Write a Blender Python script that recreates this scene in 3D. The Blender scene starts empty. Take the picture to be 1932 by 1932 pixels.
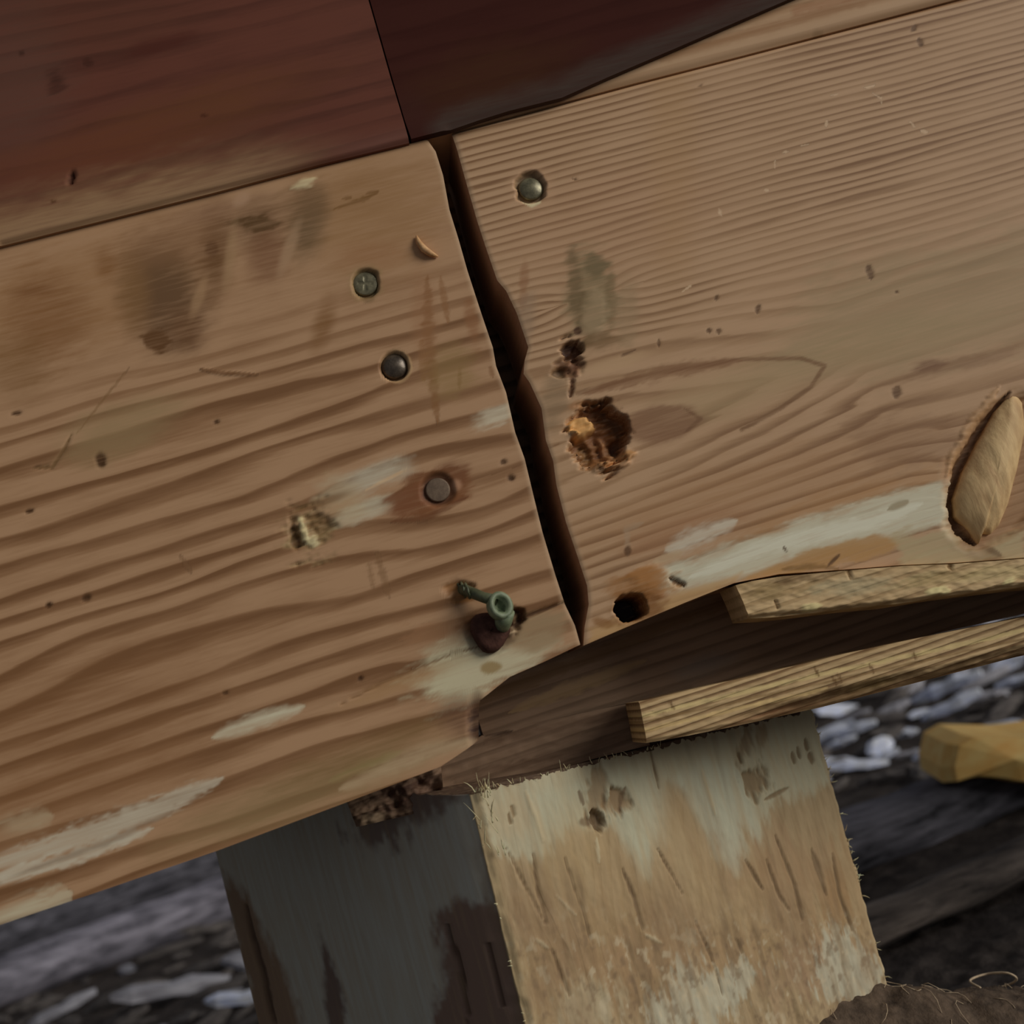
import bpy, math, random
import numpy as np
from mathutils import Vector, Matrix

# ------------------------------------------------------------------ camera
FPX, DIST = 2072.0, 0.334
_y, _p, _r = np.radians([8.0, 9.0, 18.3])
CF = np.array([np.sin(_y)*np.cos(_p), np.cos(_y)*np.cos(_p), np.sin(_p)])
_R0 = np.cross(CF, [0, 0, 1]); _R0 /= np.linalg.norm(_R0); _U0 = np.cross(_R0, CF)
CR = np.cos(_r)*_R0 - np.sin(_r)*_U0
CU = np.sin(_r)*_R0 + np.cos(_r)*_U0
CP = -CF*DIST
scene = bpy.context.scene
COL = scene.collection
cd = bpy.data.cameras.new('camera'); cam = bpy.data.objects.new('camera', cd); COL.objects.link(cam)
cam.matrix_world = Matrix(((CR[0], CU[0], -CF[0], CP[0]), (CR[1], CU[1], -CF[1], CP[1]),
                           (CR[2], CU[2], -CF[2], CP[2]), (0, 0, 0, 1)))
cd.sensor_width = 36.0; cd.lens = 36.0*FPX/1932.0
cd.clip_start = 0.01; cd.clip_end = 100
cd.dof.use_dof = True; cd.dof.focus_distance = 0.35; cd.dof.aperture_fstop = 11.0
scene.camera = cam

# ------------------------------------------------------------------ light
world = bpy.data.worlds.new('overcast'); scene.world = world; world.use_nodes = True
bg = world.node_tree.nodes['Background']
bg.inputs[0].default_value = (0.88, 0.91, 1.0, 1); bg.inputs[1].default_value = 0.20
sd = bpy.data.lights.new('daylight', 'SUN'); sun = bpy.data.objects.new('daylight', sd); COL.objects.link(sun)
sd.energy = 2.55; sd.angle = math.radians(32); sd.color = (1.0, 0.97, 0.92)
_az, _el = math.radians(57), math.radians(15)
LDIR = Vector((math.sin(_az)*math.cos(_el), -math.cos(_az)*math.cos(_el), math.sin(_el)))
sun.rotation_euler = LDIR.to_track_quat('Z', 'Y').to_euler()
vs = scene.view_settings
vs.view_transform = 'Standard'; vs.look = 'None'; vs.gamma = 1.0; vs.use_curve_mapping = False
vs.exposure = -0.55
GAIN = 2.2

# ------------------------------------------------------------------ helpers
def un(px, py, y=0.0):
    d = CF + CR*(px-966)/FPX - CU*(py-966)/FPX
    return CP + d*(y-CP[1])/d[1]
def proj(P):
    q = np.asarray(P) - CP
    z = np.maximum(q @ CF, 1e-3)
    return 966 + FPX*(q @ CR)/z, 966 - FPX*(q @ CU)/z
def lin(c):
    c = np.asarray(c, float)/255.0
    return np.where(c <= .04045, c/12.92, ((c+.055)/1.055)**2.4)
def alb(c):
    return np.minimum(lin(c)*GAIN, 0.9)
def rgba(c):
    a = alb(c); return (float(a[0]), float(a[1]), float(a[2]), 1.0)

def _hash(i, j, s):
    n = (i.astype(np.int64)*374761393 + j.astype(np.int64)*668265263 + s*1442695041) & 0x7fffffff
    n = ((n ^ (n >> 13))*1274126177) & 0x7fffffff
    return ((n ^ (n >> 16)) & 0xffff)/65535.0
def vn(x, y, s=0):
    x = np.asarray(x, float); y = np.asarray(y, float)
    i = np.floor(x); j = np.floor(y); fx = x-i; fy = y-j
    fx = fx*fx*(3-2*fx); fy = fy*fy*(3-2*fy); i = i.astype(int); j = j.astype(int)
    a = _hash(i, j, s); b = _hash(i+1, j, s); c = _hash(i, j+1, s); d = _hash(i+1, j+1, s)
    return (a*(1-fx)+b*fx)*(1-fy) + (c*(1-fx)+d*fx)*fy
def fbm(x, y, s=0, o=3):
    t = 0; a = .5; k = 1
    for q in range(o):
        t = t + a*(vn(x*k, y*k, s+q*17)-.5); a *= .5; k *= 2.03
    return t*2
def sstep(a, b, x):
    t = np.clip((x-a)/(b-a), 0, 1); return t*t*(3-2*t)

class Paint:
    """colour marks (stains, bleaching, wear), relief and grain of one wood surface"""
    def __init__(s, X, Y, ang=17.5, stretch=4.0):
        s.X, s.Y = X, Y
        s.rgb = np.zeros(X.shape+(3,)); s.a = np.zeros(X.shape); s.h = np.zeros(X.shape)
        s.ring = np.zeros(X.shape); s.con = np.ones(X.shape)
        t = math.radians(ang); A = X*math.cos(t)-Y*math.sin(t); B = X*math.sin(t)+Y*math.cos(t); q = stretch**.5
        s.n1 = fbm(A/(26.*q), B/(26./q), 3, 4); s.n2 = fbm(A/(9.*q), B/(9./q), 9, 3)
    def over(s, m, c):
        c = alb(c); na = m + s.a*(1-m); k = np.where(na > 1e-6, m/np.maximum(na, 1e-6), 0)[..., None]
        s.rgb = s.rgb*(1-k) + c*k; s.a = na
    def ell(s, cx, cy, rx, ry, ang):
        t = math.radians(ang); dx, dy = s.X-cx, s.Y-cy
        u = dx*math.cos(t) - dy*math.sin(t); v = dx*math.sin(t) + dy*math.cos(t)   # ang counter-clockwise as seen
        return np.sqrt((u/rx)**2 + (v/ry)**2), u, v
    def blob(s, cx, cy, rx, ry, ang=17, c=(90, 65, 45), k=.7, soft=.35, rough=.35, h=0.0):
        d, u, v = s.ell(cx, cy, rx, ry, ang); d = d + rough*s.n1 + rough*.5*s.n2
        m = 1-sstep(1-soft, 1+soft, d)
        if c is not None: s.over(m*k, c)
        if h: s.h += h*m
        return m
    def dist(s, pts):
        best = np.full(s.X.shape, 1e9); par = np.zeros(s.X.shape); n = len(pts)-1
        for i in range(n):
            (ax, ay), (bx, by) = pts[i], pts[i+1]
            L2 = (bx-ax)**2+(by-ay)**2 + 1e-9
            t = np.clip(((s.X-ax)*(bx-ax)+(s.Y-ay)*(by-ay))/L2, 0, 1)
            d = np.hypot(s.X-ax-t*(bx-ax), s.Y-ay-t*(by-ay))
            w = d < best; best = np.where(w, d, best); par = np.where(w, (i+t)/n, par)
        return best, par
    def line(s, pts, w, c=(60, 42, 28), k=.8, rough=.3, taper=True, h=0.0, soft=.5):
        d, t = s.dist(pts)
        ww = w*(np.sqrt(np.clip(1-(2*t-1)**2, 0.02, 1)) if taper else 1.0)
        q = d/ww + rough*s.n2
        m = 1-sstep(1-soft, 1+soft, q)
        if c is not None: s.over(m*k, c)
        if h: s.h += h*m
        return m
    def poly(s, pts, c, k=.8, feather=8, rough=8, h=0.0):
        X, Y = s.X, s.Y; ins = np.zeros(X.shape, bool); n = len(pts)
        for i in range(n):
            (ax, ay), (bx, by) = pts[i], pts[(i+1) % n]
            if ay == by: continue
            ins ^= ((ay > Y) != (by > Y)) & (X < (bx-ax)*(Y-ay)/(by-ay)+ax)
        d, _ = s.dist(list(pts)+[pts[0]])
        sd_ = np.where(ins, d, -d) + rough*s.n1*2 + rough*s.n2
        m = sstep(-feather, feather, sd_)
        if c is not None: s.over(m*k, c)
        if h: s.h += h*m
        return m

# ---- materials
MATS = {}
def nodes_of(name):
    m = bpy.data.materials.new(name); m.use_nodes = True
    nt = m.node_tree; b = nt.nodes['Principled BSDF']
    return m, nt, b, nt.links.new
def wood(name, light, mid, dark, rough=.62, fibre=(60, 900), fk=.25, blotch=.25, bump=.25, spec=.3, sharp=.5):
    """pine: the grain follows the attribute 'ring', marks the colour attribute 'mark'"""
    m, nt, b, L = nodes_of(name); N = nt.nodes.new
    ring = N('ShaderNodeAttribute'); ring.attribute_name = 'ring'
    con = N('ShaderNodeAttribute'); con.attribute_name = 'con'
    mark = N('ShaderNodeAttribute'); mark.attribute_name = 'mark'
    tc = N('ShaderNodeTexCoord')
    mp = N('ShaderNodeMapping'); mp.inputs['Scale'].default_value = fibre if len(fibre) == 3 else (fibre[0], fibre[1], fibre[1]); L(tc.outputs['Object'], mp.inputs[0])
    fn = N('ShaderNodeTexNoise'); fn.inputs['Scale'].default_value = 1; fn.inputs['Detail'].default_value = 4; L(mp.outputs[0], fn.inputs['Vector'])
    mp2 = N('ShaderNodeMapping'); mp2.inputs['Scale'].default_value = (25, 70, 70); L(tc.outputs['Object'], mp2.inputs[0])
    bn = N('ShaderNodeTexNoise'); bn.inputs['Scale'].default_value = 1; bn.inputs['Detail'].default_value = 5; L(mp2.outputs[0], bn.inputs['Vector'])
    ad = N('ShaderNodeMath'); ad.operation = 'MULTIPLY_ADD'; L(fn.outputs[0], ad.inputs[0]); ad.inputs[1].default_value = .17; L(ring.outputs['Fac'], ad.inputs[2])
    fr = N('ShaderNodeMath'); fr.operation = 'FRACT'; L(ad.outputs[0], fr.inputs[0])
    rp = N('ShaderNodeValToRGB'); e = rp.color_ramp.elements
    e[0].position = 0; e[0].color = (.15, .15, .15, 1); e[1].position = 1; e[1].color = (.15, .15, .15, 1)
    for p_, v_ in ((.18, 0.), (.45, .12), (.45+.3*sharp, .55), (.86, 1.), (.93, .85)):
        q = e.new(p_); q.color = (v_, v_, v_, 1)
    L(fr.outputs[0], rp.inputs[0])
    mu = N('ShaderNodeMath'); mu.operation = 'MULTIPLY'; L(rp.outputs[0], mu.inputs[0]); L(con.outputs['Fac'], mu.inputs[1])
    bm_ = N('ShaderNodeMath'); bm_.operation = 'MULTIPLY_ADD'; L(bn.outputs[0], bm_.inputs[0]); bm_.inputs[1].default_value = blotch*2; bm_.inputs[2].default_value = -blotch
    fm = N('ShaderNodeMath'); fm.operation = 'MULTIPLY_ADD'; L(fn.outputs[0], fm.inputs[0]); fm.inputs[1].default_value = fk*2; fm.inputs[2].default_value = -fk
    s1 = N('ShaderNodeMath'); s1.operation = 'ADD'; L(mu.outputs[0], s1.inputs[0]); L(bm_.outputs[0], s1.inputs[1])
    s2 = N('ShaderNodeMath'); s2.operation = 'ADD'; s2.use_clamp = True; L(s1.outputs[0], s2.inputs[0]); L(fm.outputs[0], s2.inputs[1])
    cr = N('ShaderNodeValToRGB'); e = cr.color_ramp.elements
    e[0].color = rgba(light); e[0].position = 0; e[1].color = rgba(dark); e[1].position = 1
    q = e.new(.45); q.color = rgba(mid)
    L(s2.outputs[0], cr.inputs[0])
    # marks, broken up by the fibres
    mx = N('ShaderNodeMix'); mx.data_type = 'RGBA'
    mk = N('ShaderNodeMath'); mk.operation = 'MULTIPLY_ADD'; L(fn.outputs[0], mk.inputs[0]); mk.inputs[1].default_value = 1.3; mk.inputs[2].default_value = .38
    mk2 = N('ShaderNodeMath'); mk2.operation = 'MULTIPLY'; mk2.use_clamp = True; L(mk.outputs[0], mk2.inputs[0]); L(mark.outputs['Alpha'], mk2.inputs[1])
    L(mk2.outputs[0], mx.inputs[0]); L(cr.outputs[0], mx.inputs[6]); L(mark.outputs['Color'], mx.inputs[7])
    L(mx.outputs[2], b.inputs['Base Color'])
    b.inputs['Roughness'].default_value = rough; b.inputs['Specular IOR Level'].default_value = spec
    bp = N('ShaderNodeBump'); bp.inputs['Strength'].default_value = bump; bp.inputs['Distance'].default_value = .0004
    L(s2.outputs[0], bp.inputs['Height']); bp.invert = True; L(bp.outputs[0], b.inputs['Normal'])
    MATS[name] = m; return m
def plain(name, c1, c2, rough=.7, scale=200, stretch=(1, 1, 1), metal=0., bump=.3, spec=.4, dist=.0006):
    m, nt, b, L = nodes_of(name); N = nt.nodes.new
    tc = N('ShaderNodeTexCoord'); mp = N('ShaderNodeMapping'); mp.inputs['Scale'].default_value = stretch; L(tc.outputs['Object'], mp.inputs[0])
    n = N('ShaderNodeTexNoise'); n.inputs['Scale'].default_value = scale; n.inputs['Detail'].default_value = 6; n.inputs['Roughness'].default_value = .62
    L(mp.outputs[0], n.inputs['Vector'])
    cr = N('ShaderNodeValToRGB'); e = cr.color_ramp.elements
    e[0].position = .33; e[0].color = rgba(c1); e[1].position = .68; e[1].color = rgba(c2); L(n.outputs[0], cr.inputs[0])
    L(cr.outputs[0], b.inputs['Base Color']); b.inputs['Roughness'].default_value = rough; b.inputs['Metallic'].default_value = metal
    b.inputs['Specular IOR Level'].default_value = spec
    bp = N('ShaderNodeBump'); bp.inputs['Strength'].default_value = bump; bp.inputs['Distance'].default_value = dist
    L(n.outputs[0], bp.inputs['Height']); L(bp.outputs[0], b.inputs['Normal'])
    MATS[name] = m; return m

# ---- objects
def mesh_obj(name, verts, faces, mat, parent=None, smooth=True):
    me = bpy.data.meshes.new(name)
    me.from_pydata([tuple(map(float, v)) for v in verts], [], faces); me.update()
    if smooth: me.polygons.foreach_set('use_smooth', [True]*len(me.polygons))
    me.materials.append(mat)
    o = bpy.data.objects.new(name, me); COL.objects.link(o)
    if parent is not None: o.parent = parent
    return o
def tag(o, label=None, cat=None, group=None, kind=None):
    if label: o['label'] = label
    if cat: o['category'] = cat
    if group: o['group'] = group
    if kind: o['kind'] = kind
    return o
def empty(name, loc):
    o = bpy.data.objects.new(name, None); COL.objects.link(o); o.location = loc; o.empty_display_size = .01
    return o
def grid_faces(nu, nv, off=0):
    i, j = np.meshgrid(np.arange(nu-1), np.arange(nv-1), indexing='ij')
    a = (i*nv+j).ravel()+off
    return np.stack([a, a+nv, a+nv+1, a+1], 1)
def attrs(me, paint, n_total, idx_tail):
    """copy the paint of the front grid to the mesh; side vertices take the paint of the rim they come from"""
    def full(a):
        a = a.reshape(-1, *a.shape[2:]); return np.concatenate([a, a[idx_tail]], 0)
    for nm, arr in (('ring', paint.ring), ('con', paint.con)):
        at = me.attributes.new(nm, 'FLOAT', 'POINT'); at.data.foreach_set('value', full(arr).astype(np.float32))
    c = np.concatenate([paint.rgb, paint.a[..., None]], -1)
    at = me.attributes.new('mark', 'FLOAT_COLOR', 'POINT'); at.data.foreach_set('color', full(c).astype(np.float32).ravel())
def slab(name, P, paint, ext, mat, parent=None, origin=None, nrm=(0, -1, 0), rimround=.0006):
    """front grid P (nu,nv,3) with relief, rim sides and a back; ext is the thickness vector"""
    nu, nv = P.shape[:2]; P = P + paint.h[..., None]*np.asarray(nrm)
    ids = np.arange(nu*nv).reshape(nu, nv)
    rim = np.concatenate([ids[:, 0], ids[-1, 1:], ids[-2::-1, -1], ids[0, -2:0:-1]])
    V = P.reshape(-1, 3); n0 = len(V); nr = len(rim)
    side_f = V[rim].copy(); back = V[rim] + np.asarray(ext)
    back[:, 1] = np.where(np.abs(np.asarray(ext)[1]) > 0, V[rim][:, 1]*0 + np.median(V[rim][:, 1]) + ext[1], back[:, 1])
    allv = np.concatenate([V, side_f, back, back], 0)
    o0 = np.zeros(3) if origin is None else np.asarray(origin)
    faces = grid_faces(nu, nv).tolist()
    k = np.arange(nr); k2 = (k+1) % nr
    faces += np.stack([n0+k2, n0+k, n0+nr+k, n0+nr+k2], 1).tolist()
    faces.append((n0+2*nr+np.arange(nr))[::-1].tolist())
    o = mesh_obj(name, allv-o0, faces, mat, parent)
    sm = np.zeros(len(faces), bool); sm[:(nu-1)*(nv-1)] = True
    o.data.polygons.foreach_set('use_smooth', sm)
    o.location = o0 if parent is None else (0, 0, 0)
    attrs(o.data, paint, len(allv), np.concatenate([rim, rim, rim]))
    return o
def curve_px(pts, y=0.0):
    """points: (px,py) of the photograph on the plane y, or ('w', x, z) in metres -> (x,z)"""
    out = []
    for p in pts:
        if p[0] == 'w': out.append((p[1], p[2]))
        else:
            q = un(p[0], p[1], y); out.append((q[0], q[2]))
    return np.array(out)
def resamp(C, t, axis):
    """C monotone in 'axis'; sample at normalised t"""
    s = C[:, axis].astype(float)
    for i in range(1, len(s)): s[i] = max(s[i], s[i-1]+1e-6)
    s = (s-s[0])/(s[-1]-s[0])
    return np.stack([np.interp(t, s, C[:, 0]), np.interp(t, s, C[:, 1])], -1)
def coons(bot, top, left, right, y, us, nv):
    v = np.linspace(0, 1, nv); u = us
    B = resamp(bot, u, 0); T = resamp(top, u, 0); Lc = resamp(left, v, 1); Rc = resamp(right, v, 1)
    U = u[:, None, None]; Vv = v[None, :, None]
    P = (1-Vv)*B[:, None]+Vv*T[:, None] + (1-U)*Lc[None]+U*Rc[None] \
        - ((1-U)*(1-Vv)*B[0]+U*(1-Vv)*B[-1]+(1-U)*Vv*T[0]+U*Vv*T[-1])
    return np.stack([P[..., 0], np.full(P.shape[:2], y), P[..., 1]], -1)
def us_for(x0, x1, d0, d1, fine, coarse):
    """u samples: fine between d0 and d1 (metres), coarse outside"""
    xs = []
    if d0 > x0: xs += list(np.linspace(x0, d0, max(2, int((d0-x0)/coarse)+1))[:-1])
    a, b = max(x0, d0), min(x1, d1)
    xs += list(np.linspace(a, b, int((b-a)/fine)+1))
    if d1 < x1: xs += list(np.linspace(d1, x1, max(2, int((x1-d1)/coarse)+1))[1:])
    xs = np.array(xs); return (xs-x0)/(x1-x0)

# ------------------------------------------------------------------ wood materials
PINE_L = wood('pine_left', (140, 109, 80), (119, 88, 60), (96, 66, 40), fk=.26, blotch=.38, bump=.03)
PINE_R = wood('pine_right', (146, 117, 88), (132, 103, 74), (103, 74, 48), fk=.2, blotch=.22, bump=.12)
PINE_U = wood('pine_upper', (143, 114, 84), (130, 99, 68), (108, 76, 46), fk=.16, blotch=.25, bump=.1)
RED = wood('red_stained_pine', (80, 45, 34), (66, 36, 27), (52, 26, 19), fk=.18, blotch=.35, bump=.06, rough=.7, spec=.15)
DRED = wood('shaded_red_board', (50, 25, 20), (43, 20, 16), (35, 15, 12), fk=.12, blotch=.3, bump=.1, rough=.85, spec=.05)  # darker copy of the red stain, standing for the shaded stretch
WEATH_SHADE = wood('weathered_and_shaded_wood', (106, 85, 66), (88, 69, 52), (64, 48, 35), fk=.3, blotch=.4, bump=.3, rough=.75)  # aged wood; its dark brown also paints the shaded planks
SAWN = wood('rough_sawn_pine', (156, 132, 96), (136, 112, 78), (98, 74, 48), fk=.4, blotch=.35, bump=.6, rough=.75)
POSTM = wood('weathered_painted_post', (138, 118, 88), (117, 97, 68), (80, 62, 42), fibre=(420, 420, 42), fk=.5, blotch=.35, bump=.4, rough=.75)

def grain(p, P, spacing, wob=.6, seed=1, warp=None):
    """ring phase from height (metres) with slow wander along the length"""
    x, z = P[..., 0], P[..., 2].copy()
    if warp is not None: z = warp(x, z)
    n = fbm(x/.11, z/.02, seed, 3)*wob + fbm(x/.035, z/.006, seed+5, 2)*.12*wob
    p.ring = z/spacing + n
    return z

def ENDG(o, side):
    """sawn end at the gap, its tone painting the shade inside"""
    me = o.data; co = np.zeros(len(me.vertices)*3, np.float32); me.vertices.foreach_get('co', co); co = co.reshape(-1, 3)
    at = me.attributes['mark']; c = np.zeros(len(me.vertices)*4, np.float32); at.data.foreach_get('color', c); c = c.reshape(-1, 4)
    n0 = next(i for i in range(len(me.polygons)) if not me.polygons[i].use_smooth); first = me.polygons[n0].vertices[1]
    w = np.arange(len(co)) >= first; lim = (co[:, 0] > np.percentile(co[:, 0], 99)-.06) if side else (co[:, 0] < co[:, 0].min()+.06)
    w &= lim; c[w, :3] = alb((118, 92, 72)); c[w, 3] = .9; at.data.foreach_set('color', c.ravel())  # brown laid on the end face for the gap's shade
# ------------------------------------------------------------------ left joist
def xz(px, py, y=0.0):
    q = un(px, py, y); return q[0], q[2]
TOPL = xz(0, 465); BOTL = xz(0, 1745)
XL = -0.75
gl = [(1095, 1216), (1085, 1180), (1066, 1140), (1048, 1085), (1024, 1005), (1008, 940), (990, 865), (972, 815),
      (955, 740), (936, 690), (930, 655), (908, 590), (882, 510), (865, 450), (848, 395), (836, 330), (822, 285), (806, 262)]
botL = curve_px([('w', XL, BOTL[1]-.004), (-300, 1850), (0, 1745), (205, 1676), (410, 1605), (640, 1519), (770, 1470), (832, 1446), (880, 1414), (903, 1397),
                 (904, 1345), (905, 1322), (962, 1277), (1030, 1247), (1095, 1216)])
topL = curve_px([('w', XL, TOPL[1]-.001), (-300, 540), (0, 465), (400, 365), (600, 312), (806, 262)])
leftL = np.array([botL[0], topL[0]])
us = us_for(botL[0, 0], botL[-1, 0], xz(-60, 1200)[0], 9, .00055, .006)
P = coons(botL, topL, leftL, curve_px(gl), 0.0, us, 350)
px, py = proj(P); p = Paint(px, py)
kx, kz = xz(828, 925)
def warpL(x, z):
    dx, dz = x-kx, z-kz
    g = np.exp(-(dx/.028)**2-(dz/.014)**2)
    return kz + dz*(1-.75*g) + .0012*np.exp(-(dx/.05)**2)*np.sign(dz)*np.exp(-(dz/.02)**2)
grain(p, P, .0080, 1.1, 4, warpL)
hL = sstep(690, 930, py + .3*px)               # lines are faint near the top edge, strong below
p.con = .12 + .88*hL
p.con *= .75+.5*vn(px/210, (py+.3*px)/40, 8)
# warm and grey drifts of the wood itself
p.blob(140, 560, 260, 90, 15, (122, 88, 54), .55, .6)
p.blob(700, 400, 140, 120, 10, (120, 88, 52), .5, .6)
p.blob(90, 600, 70, 80, 0, (104, 70, 40), .55, .6)
p.blob(30, 690, 60, 60, 0, (100, 70, 38), .5, .6)
p.blob(230, 810, 110, 45, 22, (122, 102, 70), .55, .6)
p.blob(150, 1350, 260, 120, 18, (104, 70, 40), .35, .7)
p.blob(120, 1500, 260, 70, 19, (112, 78, 48), .4, .7)
p.blob(560, 1500, 240, 40, 20, (112, 92, 60), .6, .6)
p.blob(700, 1415, 180, 30, 19, (100, 76, 44), .5, .6)
# smoky smudges
for a in ((300, 520, 62, 62, 0, (84, 60, 36), .8), (315, 585, 62, 72, 10, (84, 60, 38), .85), (250, 545, 28, 70, 5, (108, 78, 46), .6), (405, 480, 28, 78, -3, (88, 60, 34), .8),
          (340, 450, 110, 40, 15, (108, 78, 52), .6), (490, 420, 55, 48, 5, (92, 66, 42), .7),
          (505, 480, 34, 50, -5, (100, 68, 44), .75), (580, 420, 30, 62, -8, (86, 66, 42), .8), (575, 380, 40, 30, 0, (100, 74, 48), .6),
          (400, 395, 60, 18, 15, (110, 80, 56), .6), (350, 620, 30, 34, 0, (88, 60, 36), .8),
          (610, 612, 17, 44, -18, (104, 72, 40), .75), (60, 548, 34, 10, 8, (100, 66, 36), .6), (200, 500, 18, 30, 0, (106, 72, 40), .6),
          (700, 480, 70, 24, 5, (124, 88, 58), .5)):
    p.blob(*a, soft=.75, rough=.3)
p.blob(482, 424, 42, 16, 5, (70, 48, 22), .8, .3, .8); p.blob(290, 645, 26, 20, 20, (78, 50, 24), .8, .3, .9); p.blob(400, 470, 12, 14, 0, (78, 50, 26), .7)
p.blob(575, 345, 20, 8, 20, (170, 155, 118), .8, .4, .9, .0003); p.blob(455, 375, 20, 12, 35, (142, 112, 86), .7, .5); p.blob(545, 470, 10, 50, -20, (140, 112, 84), .55, .6)
p.blob(435, 480, 10, 55, -8, (138, 110, 78), .45, .6); p.blob(375, 560, 9, 40, -20, (140, 110, 78), .5, .6)
p.line([(625, 395), (680, 378), (715, 362)], 3.5, (96, 66, 32), .8, .9); p.line([(645, 375), (665, 372)], 3, (96, 66, 32), .7, .9); p.line([(690, 365), (715, 360)], 3, (96, 66, 32), .7)
# pale weathered streaks
p.line([(400, 1392), (480, 1362), (575, 1332)], 12, (164, 155, 130), .8, .7, soft=.95)
p.line([(-40, 1640), (120, 1590), (260, 1540), (420, 1468)], 21, (158, 147, 126), .75, .8)
p.line([(-60, 1672), (120, 1625), (290, 1562)], 13, (164, 156, 136), .75, .9)
p.line([(-40, 1745), (100, 1700), (135, 1685)], 20, (160, 150, 124), .7, .9, soft=.95)
p.line([(20, 1655), (200, 1590), (330, 1530)], 6, (106, 82, 60), .6, .6, soft=.95)
p.line([(-20, 1560), (60, 1548), (100, 1540)], 18, (150, 132, 104), .6, .8, soft=.95)
p.line([(640, 1490), (800, 1420), (900, 1395)], 15, (150, 128, 98), .7, .5, soft=.95)
p.line([(620, 1475), (760, 1415)], 9, (120, 104, 66), .5, .6, soft=.95)
p.blob(690, 905, 70, 20, 17, (158, 148, 126), .75, .8, .7); p.blob(695, 960, 65, 17, 20, (158, 148, 124), .7, .5, .7); p.blob(640, 940, 40, 40, 20, (146, 124, 92), .5, .6, .6)
p.blob(935, 785, 44, 14, 20, (164, 152, 128), .75, .5, .7); p.line([(690, 925), (770, 884)], 3, (170, 140, 104), .6)
p.blob(870, 1262, 84, 52, 25, (158, 149, 120), .95, .45, .6); p.blob(960, 1245, 90, 28, 22, (156, 146, 118), .85, .4, .6)
p.blob(1015, 1190, 62, 36, 22, (124, 102, 74), .85, .3, .3); p.blob(925, 1259, 20, 11, 12, (118, 96, 58), .85, .25, .3)
p.line([(1065, 1136), (1000, 1160), (965, 1172)], 4, (60, 38, 20), .9, .3, h=-.0009)
p.line([(960, 1205), (850, 1235), (720, 1290), (640, 1330)], 2.2, (92, 64, 38), .75, .4, h=-.0003)
p.blob(760, 1290, 120, 14, 22, (136, 104, 68), .5, .6)
# shading of the rounded corner at the notch, painted dark
p.blob(868, 1352, 40, 36, 0, (78, 52, 36), .6, .7, .3)
p.blob(898, 1362, 14, 42, 0, (44, 26, 16), .8, .6, .2, -.001)
# upright rusty rub marks and scratches
p.line([(806, 520), (808, 640), (826, 800)], 11, (106, 72, 40), .7, .8); p.line([(830, 520), (846, 610)], 6, (112, 76, 44), .6, .7)
p.line([(795, 640), (800, 720)], 8, (112, 78, 44), .5, .8); p.line([(868, 690), (866, 735)], 4, (104, 74, 40), .6); p.line([(925, 690), (930, 712)], 5, (100, 66, 36), .6)
p.blob(850, 700, 44, 50, 10, (118, 94, 56), .5, .5, .6); p.blob(890, 605, 12, 44, 10, (112, 74, 44), .6, .5, .6); p.blob(800, 600, 24, 80, 5, (122, 84, 54), .4, .6)
p.line([(374, 696), (420, 704), (488, 707)], 4, (96, 66, 40), .85, .3, h=.0002); p.line([(135, 818), (122, 846), (98, 882), (60, 882)], 3.4, (92, 68, 40), .85, .3, h=-.0003)
p.line([(145, 818), (190, 760), (245, 692)], 2.4, (104, 76, 46), .6, .4)
p.line([(340, 1048), (362, 1082)], 4, (100, 72, 46), .6); p.line([(710, 1040), (735, 1130)], 6, (100, 72, 44), .5, .9); p.line([(695, 1060), (705, 1110)], 5, (104, 76, 48), .45, .9)
for a in ((190, 868, 9, 12), (92, 1142, 6, 6), (162, 1128, 9, 7), (965, 902, 7, 6), (950, 872, 7, 5), (30, 780, 10, 4), (425, 1308, 6, 4), (680, 1280, 5, 4), (55, 965, 8, 4), (408, 796, 6, 4), (870, 1100, 6, 5)):
    p.blob(*a, 10, (56, 34, 14), .9, .4, .5, -.00025)
# knot around the nail
p.blob(812, 930, 78, 40, 20, (100, 62, 34), .9, .2, .35); p.blob(780, 940, 48, 24, 25, (96, 58, 34), .6, .5, .6); p.blob(848, 898, 34, 24, 20, (92, 58, 34), .7, .5, .5)
p.line([(735, 985), (810, 976), (885, 935)], 6, (86, 52, 28), .7, .4); p.line([(738, 940), (790, 900), (868, 880)], 4, (92, 58, 32), .6, .5)
p.blob(860, 915, 10, 10, 0, (150, 112, 84), .7, .5); p.blob(826, 924, 31, 30, 0, (60, 36, 22), .8, .2, .1, -.0012)
# bruised, splintery dent
dm = p.blob(580, 1005, 42, 44, 10, (112, 94, 62), .7, .4, .9); p.h += dm*.0012*(p.n2-.2)
p.blob(555, 1010, 8, 34, 12, (74, 52, 26), .8, .4, .8, -.0012); p.blob(572, 1000, 6, 24, 15, (172, 158, 118), .8, .4, .9, .0006); p.blob(590, 1025, 12, 9, 0, (168, 156, 118), .8, .4, 1.2, .0006)
p.blob(600, 985, 20, 16, 0, (92, 68, 40), .7, .4, .8, -.0006); p.blob(600, 950, 60, 8, 20, (92, 64, 36), .6, .5)
# around the bent green screw
p.blob(870, 1116, 26, 22, 0, (112, 74, 36), .8, .4, .7, -.001); p.blob(890, 1104, 9, 7, 0, (60, 38, 16), .9); p.blob(900, 1170, 26, 22, 0, (106, 70, 36), .6, .5)
p.blob(965, 1170, 26, 17, 35, (42, 24, 14), .9, .3, .6, -.003); p.blob(962, 1190, 10, 7, 30, (176, 150, 116), .8, .3, .8, .001); p.blob(972, 1165, 4, 8, 0, (170, 140, 104), .8)
p.blob(820, 1195, 44, 20, 0, (128, 92, 62), .4, .5, 1.4)
p.blob(924, 1188, 42, 40, 0, (70, 44, 30), .7, .3, .3, -.001)
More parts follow.
